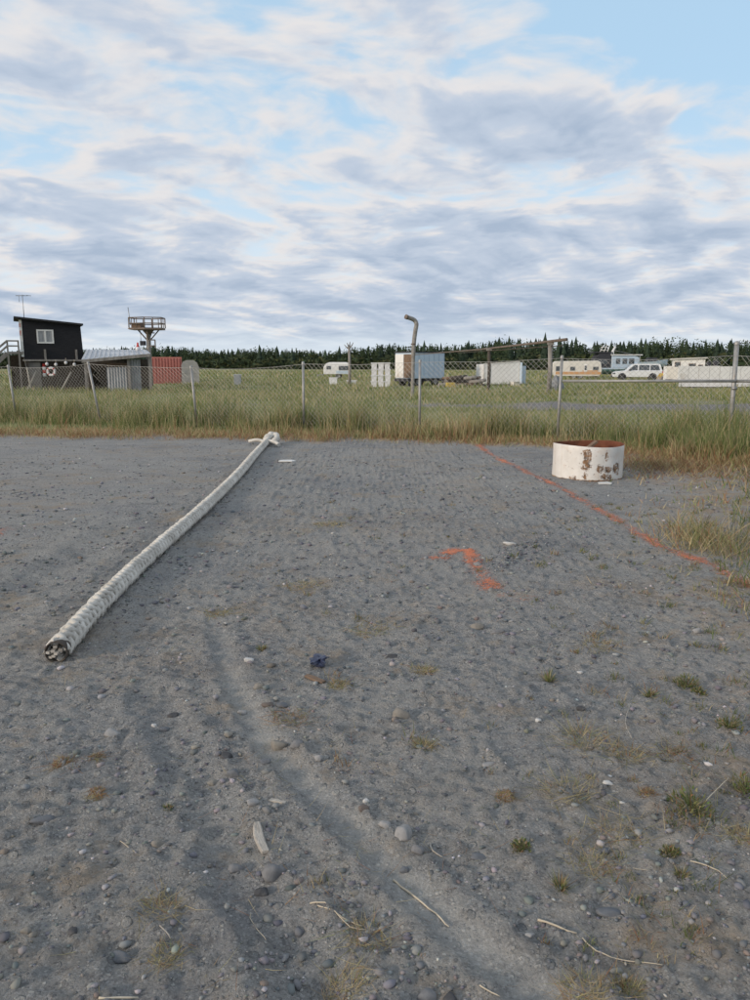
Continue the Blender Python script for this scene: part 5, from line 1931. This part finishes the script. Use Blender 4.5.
# --- white container in mid field
D = 61
cx = ux(500, D)
hh = at(375, 362, D).z
wc = thing('white_container', 'plain white storage box with open end flap in the field', 'container', (ux(519, D), D - .2, gz(cx, D)), R(8))
w1 = 37 * px2m(D)
mb = MB()
vs = [(-w1, 0, 0.1), (0, 0, 0.1), (0, 2.2, 0.1), (-w1, 2.2, 0.1), (-w1, 0, hh - .18), (0, 0, hh), (0, 2.2, hh), (-w1, 2.2, hh - .18)]
mb.poly(vs, [(3, 2, 1, 0), (4, 5, 6, 7), (0, 1, 5, 4), (1, 2, 6, 5), (2, 3, 7, 6), (3, 0, 4, 7)])
mb.build('body', M['offwhite'], wc)
for f_ in (0.0, 0.18, 1.0):
    xx = -w1 + (w1 - .06) * f_
    MB().box(xx, xx + .06, -0.025, -0.003, 0.12, hh - .2 + .18 * f_).build('edge_trim', M['cream'], wc)
MB().bar((-w1, -0.03, hh - .14), (0, -0.03, hh + .04), 0.07, 0.06).build('edge_trim', M['cream'], wc)
MB().box(0.01, 0.07, -0.45, 0.0, 0.15, hh - .02).build('door_flap', M['bluewhite'], wc)  # flap and side panel carry the right end's skylight blue as colour
MB().box(0.02, 0.7, 0.5, 0.58, 0.1, hh - .3).build('side_panel', M['bluewhite'], wc)
for xx in (-w1 + .1, -w1 / 2, -.2):
    MB().box(xx, xx + .2, 0.1, 2.1, 0, 0.098).build('skid', M['dark_wood'], wc)
x_ = ux(517, D - 1.2)
cb = thing('cardboard_box', 'small tan box at the right foot of the white storage box', 'box', (x_, D - 1.2, gz(x_, D - 1.2)), R(20))
MB().box(-.3, .3, 0, .4, 0, .32).build('carton', M['cream'], cb, bevel=.02)
MB().box(-.3, .3, -.12, -.005, .30, .32).build('flap', M['cream'], cb)

# --- long boom on two supports
D1, D2 = 50.0, 41.0
A, B = at(412, 355.0, 53), at(567, 339.5, D2)
bo = thing('long_boom', 'long tapered boom resting level on two posts above the boxes', 'boom', (0, 0, 0))
MB().tube([A, A.lerp(B, .5) + Vector((0, 0, -.08)), B], [0.02, 0.045, 0.085], 8).build('boom_spar', M['dark_steel'], bo)
MB().tube([A.lerp(B, .35) + Vector((0, -.1, -.16)), B.lerp(A, .02) + Vector((0, -.1, -.30))], [0.02, 0.03], 6).build('under_spar', M['dark_wood'], bo)
for u, Ds, w_, mt in ((488, 46.5, 0.11, 'dark_wood'), (548.5, 42.2, 0.14, 'grey_wood')):
    x_ = ux(u, Ds)
    f_ = (x_ - A.x) / (B.x - A.x)
    zt = A.lerp(B, f_).z - 0.10
    ys = A.lerp(B, f_).y
    MB().tube([(x_, ys, gz(x_, ys) - .1), (x_ + .03, ys, zt * .5), (x_ - .02, ys, zt)], [w_, w_ * .9, w_ * .85], 9).build('support_post', M[mt], bo)
    MB().box(x_ - .16, x_ + .16, ys - .12, ys + .12, zt - .10, zt + .02).build('saddle', M['grey_wood'], bo)
# tarped grey heap beside the right support
D = 47
x_ = ux(557, D)
bm = bmesh.new()
bmesh.ops.create_icosphere(bm, subdivisions=3, radius=1)
for vt in bm.verts:
    c = vt.co
    kx = 1 + 0.35 * mnoise.noise(c * 2.3) + 0.15 * mnoise.noise(c * 6)
    vt.co = Vector((c.x * .45 * kx, c.y * .4 * kx, max(c.z, -.1) * .85 * kx))
me = bpy.data.meshes.new('tarped_heap')
bm.to_mesh(me)
bm.free()
hp = link('tarped_heap', me, pm('grey tarp', (0.25, 0.26, 0.27), (0.14, 0.145, 0.15), 4, 0.6))
hp.location = (x_, D, gz(x_, D) + .05)
tag(hp, 'grey tarped heap beside the light support post', 'tarp heap')

# --- camper trailer with orange stripe
D = 86
kk = px2m(D)
cx = ux(577, D)
L = 48 * kk
rv = thing('travel_trailer', 'cream travel trailer with orange stripe left of the boat', 'trailer', (cx, D, gz(cx, D)), R(-10))
Z = lambda v: at(375, v, D).z
X = lambda u: ux(u, D) - cx
prf = [(-L / 2 + .2, Z(376)), (L / 2 - .25, Z(376)), (L / 2, Z(371)), (L / 2 - .15, Z(362)), (L / 2 - .5, Z(360.5)), (-L / 2 + .3, Z(361)), (-L / 2, Z(363)), (-L / 2, Z(373))]
MB().prism(prf, 0, 2.2).build('body', M['cream'], rv, bevel=0.05)
MB().box(X(556), X(600), -0.02, -0.003, Z(374.3), Z(371.6)).build('orange_stripe', M['orange'], rv)
MB().box(X(582), X(597), -0.021, -0.003, Z(371.4), Z(370.2)).build('orange_stripe', M['orange'], rv)
for u0, u1, v0, v1 in ((556, 560, 366, 371), (570, 575, 366.5, 370.5), (592, 597.5, 366.5, 370)):
    w_ = MB().box(X(u0), X(u1), -0.03, -0.003, Z(v1), Z(v0)).build('window_frame', M['steel'], rv)
    MB().box(X(u0) + .06, X(u1) - .06, -0.045, -0.031, Z(v1) + .06, Z(v0) - .06).build('pane', M['glass'], w_)
dr_ = MB().box(X(583.5), X(586.5), -0.03, -0.003, Z(374.5) + .35, Z(364)).build('door', M['offwhite'], rv)
MB().box(X(584), X(586), -0.045, -0.031, Z(370), Z(365.5)).build('door_pane', M['glass'], dr_)
for yy in (.15, 2.05):
    wheel(rv, X(574), yy)
    wheel(rv, X(580.5), yy)
MB().bar((-L / 2, 1.1, .5), (-L / 2 - .9, 1.1, .45), .09).build('drawbar', M['steel'], rv)
MB().box(-L / 2 - .85, -L / 2 - .75, 1.05, 1.15, 0, .45).build('jack_stand', M['steel'], rv)

# --- fishing boat on land
D = 95
kk = px2m(D)
cx = ux(615, D)
bt_ = thing('fishing_boat', 'pale cabin fishing boat with mast rigging behind the van', 'boat', (cx, D, gz(cx, D)))
Z = lambda v: at(375, v, D).z
X = lambda u: ux(u, D) - cx
n_ = 12
vs, fs = [], []
x0, x1 = X(591), X(646)
for i in range(n_ + 1):
    t_ = i / n_
    x_ = x0 + (x1 - x0) * t_
    hb = 1.5 * (1 - max(0, (t_ - .6) / .4) ** 2.0 * .93)
    zk = 0.45 + 0.5 * max(0, (t_ - .7) / .3) ** 2
    zs = Z(368.5) + .35 * max(0, (t_ - .5) / .5) ** 2
    for yy, zz in ((-hb, zs), (-hb * .92, (zs + zk) * .55), (-hb * .55, zk + .12), (0, zk), (hb * .55, zk + .12), (hb * .92, (zs + zk) * .55), (hb, zs)):
        vs.append((x_, yy + 1.5, zz))
for i in range(n_):
    for j in range(6):
        fs.append((i * 7 + j, i * 7 + j + 1, (i + 1) * 7 + j + 1, (i + 1) * 7 + j))
    fs.append((i * 7, (i + 1) * 7, (i + 1) * 7 + 6, i * 7 + 6))
fs += [tuple(range(7)), tuple(n_ * 7 + j for j in range(7))]
MB().poly(vs, fs).build('hull', M['teal'], bt_)
MB().bar((x0, -0.02, Z(368.5)), (X(625), -0.02, Z(368.5)), .08, .16).build('rub_rail', M['bluewhite'], bt_)
ca = MB().prism([(X(612), Z(368)), (X(641), Z(368)), (X(639), Z(357)), (X(634), Z(355.5)), (X(612), Z(355.5))], .3, 2.7).build('cabin', M['bluewhite'], bt_, bevel=.04)
for u0, u1 in ((616, 620), (622.5, 627), (629, 634)):
    MB().box(X(u0), X(u1), .27, .298, Z(363.8), Z(358.5)).build('window', M['glass'], ca)
MB().box(X(611), X(642), .15, 2.85, Z(355.3), Z(354.3)).build('cabin_roof', M['offwhite'], bt_)
fb = MB().prism([(X(594), Z(368)), (X(611), Z(368)), (X(611), Z(353)), (X(600), Z(353)), (X(596), Z(358))], .5, 2.5).build('wheelhouse', M['charcoal'], bt_, bevel=.04)
MB().box(X(598.5), X(607.5), .46, .498, Z(364), Z(359.5)).build('window', M['glass'], fb)
MB().box(X(593), X(612), .4, 2.6, Z(352.8), Z(351.6)).build('flybridge_deck', M['charcoal'], bt_)
for u0, u1, vt in ((601, 604.5, 345), (605, 608, 344.5), (608.5, 610.5, 345.5)):
    MB().tube([(X(u0), 1.0, Z(352)), (X(u1), 1.0, Z(vt))], .05, 6).build('rod_post', M['offwhite'], bt_)
for v in (347, 350):
    MB().tube([(X(602), 1.0, Z(v)), (X(610), 1.0, Z(v))], .04, 6).build('cross_bar', M['offwhite'], bt_)
MB().tube([(X(611.5), .8, Z(354)), (X(616), .8, Z(346.5))], [.10, .14], 8).build('exhaust', M['offwhite'], bt_)
MB().tube([(X(616), 1.4, Z(350)), (X(640), 1.4, Z(355.2))], .025, 5).build('stay', M['steel'], bt_)
MB().tube([(X(616), 1.4, Z(355)), (X(616), 1.4, Z(348.5))], .05, 6).build('mast', M['offwhite'], bt_)
for u in (598, 618, 634):
    MB().box(X(u) - .15, X(u) + .15, .6, 2.4, 0, .62).build('cradle_block', M['dark_wood'], bt_)

# --- small skiff behind the van
D = 92
cx = ux(652, D)
sk = thing('skiff', 'pale blue open skiff on blocks behind the white wagon', 'boat', (cx, D, gz(cx, D)), R(-6))
Z = lambda v: at(375, v, D).z
X = lambda u: ux(u, D) - cx
vs, fs = [], []
for i in range(9):
    t_ = i / 8
    x_ = X(638) + (X(668) - X(638)) * t_
    hb = 0.85 * (1 - max(0, (t_ - .55) / .45) ** 2 * .95)
    zs = Z(362.0) + .3 * t_ ** 2
    zk = 1.25 + .35 * max(0, (t_ - .6) / .4) ** 2
    for yy, zz in ((-hb, zs), (-hb * .8, (zs + zk) / 2), (0, zk), (hb * .8, (zs + zk) / 2), (hb, zs), (hb * .9, zs - .02), (0, zs - .35), (-hb * .9, zs - .02)):
        vs.append((x_, yy + .9, zz))
for i in range(8):
    for j in range(8):
        fs.append((i * 8 + j, i * 8 + (j + 1) % 8, (i + 1) * 8 + (j + 1) % 8, (i + 1) * 8 + j))
fs += [tuple(range(8)), tuple(64 + j for j in range(8))]
MB().poly(vs, fs).build('hull', M['bluewhite'], sk)
MB().box(X(648), X(657), .35, 1.45, Z(363.0), Z(357.5)).build('console', M['charcoal'], sk)
MB().tube([(X(641), .9, Z(364)), (X(641), .9, Z(354.5))], .04, 6).build('mast', M['steel'], sk)
for u in (643, 658):
    MB().box(X(u) - .2, X(u) + .2, .3, 1.5, 0, 1.40).build('block', M['dark_wood'], sk)

# --- white van
D = 78
kk = px2m(D)
cx = ux(637.5, D)
L = 48.5 * kk
van = thing('parked_van', 'white wagon with dark windows parked in front of the boat', 'van', (cx, D, gz(cx, D)), R(-14))
H1, H2 = 1.02, 1.72
low = [(-L / 2 + .05, .38), (-L / 2, .55), (-L / 2 + .03, .80), (-L / 2 + .25, .93), (-L / 2 + 1.35, H1 + .03), (L / 2 - .05, H1 + .03), (L / 2, .9), (L / 2, .5), (L / 2 - .08, .38)]
body = MB().prism(low, 0, 1.82).build('body', M['van'], van, bevel=.05)
gh = [(-L / 2 + 1.25, H1 - .02), (L / 2 - .08, H1 - .02), (L / 2 - .30, H2 - .06), (L / 2 - .45, H2), (-L / 2 + 2.15, H2), (-L / 2 + 1.98, H2 - .05)]
MB().prism(gh, .06, 1.76, [0.15 * (p_[1] - H1 + .02) / .72 for p_ in gh]).build('cab', M['van'], van)


def vwin(pts, name='window'):
    # glass panel following the leaning side of the cab
    f = lambda z: .06 + .15 * (z - H1 + .02) / .72 - .035
    vs = [(x, f(z), z) for x, z in pts] + [(x, f(z) + .03, z) for x, z in pts]
    n = len(pts)
    MB().poly(vs, [tuple(range(n)), tuple(reversed(range(n, 2 * n)))] + [(i, n + i, n + (i + 1) % n, (i + 1) % n) for i in range(n)]).build(name, M['glass'], van)


xa = -L / 2
vwin([(xa + 1.55, H1 + .06), (xa + 2.45, H1 + .06), (xa + 2.45, H2 - .12), (xa + 2.12, H2 - .12)])
vwin([(xa + 2.60, H1 + .06), (xa + 3.60, H1 + .06), (xa + 3.60, H2 - .12), (xa + 2.60, H2 - .12)])
vwin([(xa + 3.72, H1 + .06), (xa + 4.62, H1 + .06), (xa + 4.46, H2 - .12), (xa + 3.72, H2 - .12)])
for xx in (xa + .98, L / 2 - 1.0):
    a_ = MB().lathe([(.001, 0), (.40, 0), (.40, .012), (.001, .012)], 20).build('wheel_arch', M['charcoal'], van)
    a_.rotation_euler = (R(90), 0, 0)
    a_.location = (xx, -.002, .40)
    for yy in (.07, 1.74):
        wheel(van, xx, yy, .34, .2)
MB().box(xa - .05, xa + .12, .05, 1.77, .40, .56).build('bumper', M['charcoal'], van)
MB().box(L / 2 - .08, L / 2 + .06, .05, 1.77, .40, .56).build('bumper', M['charcoal'], van)
MB().box(xa + .02, xa + .30, -.012, .2, .68, .82).build('headlight', M['glass'], van)
MB().box(L / 2 - .1, L / 2 + .012, -.012, .15, .75, .98).build('tail_light', M['red'], van)
MB().box(xa + 1.62, xa + 1.78, -.14, .03, H1 + .02, H1 + .15).build('mirror', M['charcoal'], van)

# --- small yellow machine
D = 74
cx = ux(671, D)
ym = thing('yellow_loader', 'small dull yellow loader between the van and white shack', 'loader', (cx, D, gz(cx, D)))
MB().prism([(-.75, .4), (.7, .4), (.7, .95), (.2, 1.0), (.1, .85), (-.75, .8)], .1, 1.2).build('body', M['yellow'], ym, bevel=.04)
for xx in (-.05, .55):
    for yy in (.2, 1.1):
        MB().tube([(xx, yy, .85), (xx, yy, 1.45)], .035, 6).build('roll_bar', M['charcoal'], ym)
MB().box(-.12, .62, .12, 1.18, 1.45, 1.5).build('canopy', M['yellow'], ym)
for xx in (-.5, .45):
    for yy in (.05, 1.25):
        wheel(ym, xx, yy, .34, .24)
MB().prism([(-1.25, .1), (-.8, .1), (-.78, .5), (-.85, .5), (-1.0, .2)], .05, 1.25).build('bucket', M['rust_steel'], ym)
MB().bar((-.7, .3, .75), (-.95, .3, .3), .09).build('arm', M['yellow'], ym)
MB().bar((-.7, 1.0, .75), (-.95, 1.0, .3), .09).build('arm', M['yellow'], ym)

# --- white shack
D = 70
kk = px2m(D)
cx = ux(688, D)
sh = thing('white_shack', 'small flat-roofed white shack behind the long white trailer', 'shack', (cx, D, gz(cx, D)), R(-20))
w_ = 30 * kk / 2
hh = at(375, 359.5, D).z
MB().box(-w_, w_, 0, 2.6, 0, hh).build('wall', M['offwhite'], sh)
mb = MB()
mb.prism([(-w_ - .2, hh - .02), (w_ + .15, hh + .10), (w_ + .15, hh + .22), (-w_ - .2, hh + .10)], -.2, 2.8)
mb.build('roof', M['cream'], sh)
for a, b_, c_, d_ in ((-w_ + .22, -w_ + .62, .95, hh - .25), (.05, .55, 1.05, hh - .4), (.85, 1.15, 1.05, hh - .5)):
    wf = MB().box(a - .05, b_ + .05, -.03, -.003, c_ - .05, d_ + .05).build('window_frame', M['brown_wood'], sh)
    MB().box(a, b_, -.045, -.031, c_, d_).build('pane', M['glass'], wf)
MB().box(-w_ - .75, -w_ - .05, .2, .9, 0, hh * .72).build('side_locker', M['offwhite'], sh)

# --- long low white trailer at right
D = 54
kk = px2m(D)
xl, xr = ux(678, D), ux(772, D)
lt = thing('long_trailer', 'long low whitish trailer behind the fence corner post', 'trailer', ((xl + xr) / 2, D, gz((xl + xr) / 2, D)))
w_ = (xr - xl) / 2
Z = lambda v: at(375, v, D).z
npan = 9
for i in range(npan):
    a = -w_ + 2 * w_ * i / npan
    b_ = -w_ + 2 * w_ * (i + 1) / npan
    MB().box(a + .012, b_ - .012, random.uniform(0, .02), .08, Z(379.5), Z(366) + random.uniform(-.02, .03)).build('side_panel', M['offwhite'], lt)
MB().box(-w_ + .02, w_ - .02, .085, 2.2, Z(379.5), Z(366.8)).build('bed', M['cream'], lt)
MB().box(-w_ - .05, w_ + .05, -.06, 2.25, Z(382), Z(379.7)).build('frame_rail', M['charcoal'], lt)
MB().box(-w_ + .1, w_ - .1, -.02, .04, .08, Z(382.2)).build('skirt', M['pvc'], lt)
for xx in (-w_ + 1.2, w_ - 1.6):
    for yy in (.25, 1.95):
        wheel(lt, xx, yy, .30, .2)
for u, s_, lab in ((711, .16, 'left'), (718, .22, 'right')):
    x_ = ux(u, D)
    o = thing('bucket', 'small dark bucket standing on the long trailer, the %s one' % lab, 'bucket', (x_, D + .5, Z(366.8) + lt.location.z + .004))
    MB().lathe([(.001, 0), (s_ * .8, 0), (s_, s_ * 2), (s_ * .9, s_ * 2), (s_ * .7, .04), (.001, .04)], 12).build('pail', M['charcoal'], o)
    MB().tube([(-s_, 0, s_ * 2), (0, 0, s_ * 2.9), (s_, 0, s_ * 2)], .015, 5).build('handle', M['steel'], o)


# ------------------------------------------------------------------ forest belt on the horizon
def forest():
    Vs, Ts, Cs, off = [], [], [], 0
    rg = np.random.default_rng(5)
    for row in range(4):
        base = 255 + row * 16
        xs = np.arange(-260, 300, 1.0)
        xs = xs + rg.uniform(-1.4, 1.4, len(xs))
        for x in xs:
            yb = base + 70 * float(sst(120, -160, np.array(x))) + rg.uniform(-7, 7)
            hgt = rg.uniform(7.0, 8.8) * (1 + .08 * math.sin(x * .045) + .07 * math.sin(x * .13 + 1) + .05 * math.sin(x * .41))
            hgt *= 1.10 + 0.26 * float(sst(-10, 90, np.array(x)))
            if rg.uniform() < .04:
                hgt *= 1.12
            con = rg.uniform() < .38
            g = rg.uniform(.7, 1.25)
            c0_ = np.array([.034, .052, .034]) * g if con else np.array([.046, .066, .032]) * g
            if con:
                hgt *= rg.uniform(.86, 1.0)
                nl = 5
                rad = hgt * rg.uniform(.15, .22)
                for l_ in range(nl):
                    f0 = .06 + .90 * l_ / nl
                    z0, z1 = hgt * f0, hgt * min(1.0, f0 + .94 / nl * 1.9)
                    r_ = rad * (1 - f0) ** .85 + .12
                    m = 8
                    an = np.linspace(0, 2 * np.pi, m, endpoint=False) + rg.uniform(0, 1)
                    rr_ = r_ * np.where(np.arange(m) % 2, .55, 1.15) * rg.uniform(.75, 1.2, m)
                    v = np.zeros((m + 1, 3))
                    v[:m, 0] = x + rr_ * np.cos(an)
                    v[:m, 1] = yb + rr_ * np.sin(an)
                    v[:m, 2] = z0 + rg.uniform(-.25, .1, m)
                    v[m] = (x + rg.uniform(-.06, .06), yb, z1)
                    t = np.array([[i, (i + 1) % m, m] for i in range(m)])
                    Vs.append(v)
                    Ts.append(t + off)
                    Cs.append(np.repeat((c0_ * rg.uniform(.85, 1.15))[None], m + 1, 0))
                    off += m + 1
            else:
                n = 130
                u = rg.normal(0, 1, (n, 3))
                u /= np.linalg.norm(u, axis=1)[:, None]
                hgt *= 1.0
                ctr = np.array([x, yb, hgt * .50])
                pc = ctr + u * rg.uniform(.1, 1, (n, 1)) ** .5 * np.array([hgt * .22, hgt * .22, hgt * .42])
                e = rg.normal(0, .27, (n, 3, 3))
                v = (pc[:, None] + e).reshape(-1, 3)
                Vs.append(v)
                Ts.append(np.arange(n * 3).reshape(n, 3) + off)
                Cs.append(np.repeat(c0_[None] * rg.uniform(.8, 1.25, (n, 1)), 3, 0))
                off += n * 3
    # undergrowth at the foot of the trees
    n = 30000
    x = rg.uniform(-260, 300, n)
    yb = 248 + 70 * sst(120, -160, x) + rg.uniform(-7, 10, n)
    zc_ = 5.2 * rg.uniform(0, 1, n) ** 1.4 * (.6 + .4 * np.sin(x * .21) ** 2)
    v = (np.stack([x, yb, zc_], 1)[:, None] + rg.normal(0, .55, (n, 3, 3)) * np.array([1.2, 1, .9])).reshape(-1, 3)
    v[:, 2] = np.maximum(v[:, 2], -.05)
    Vs.append(v)
    Ts.append(np.arange(n * 3).reshape(n, 3) + off)
    Cs.append(np.repeat(pick(n, (3, 2), (np.array([.042, .060, .032]), np.array([.075, .085, .040]))), 3, 0))
    me = mesh_np('forest', np.concatenate(Vs), None, np.concatenate(Ts), np.concatenate(Cs))
    return tag(link('forest', me, M['conifer']), 'dark spruce forest belt along the horizon', 'forest', kind='stuff')


forest()
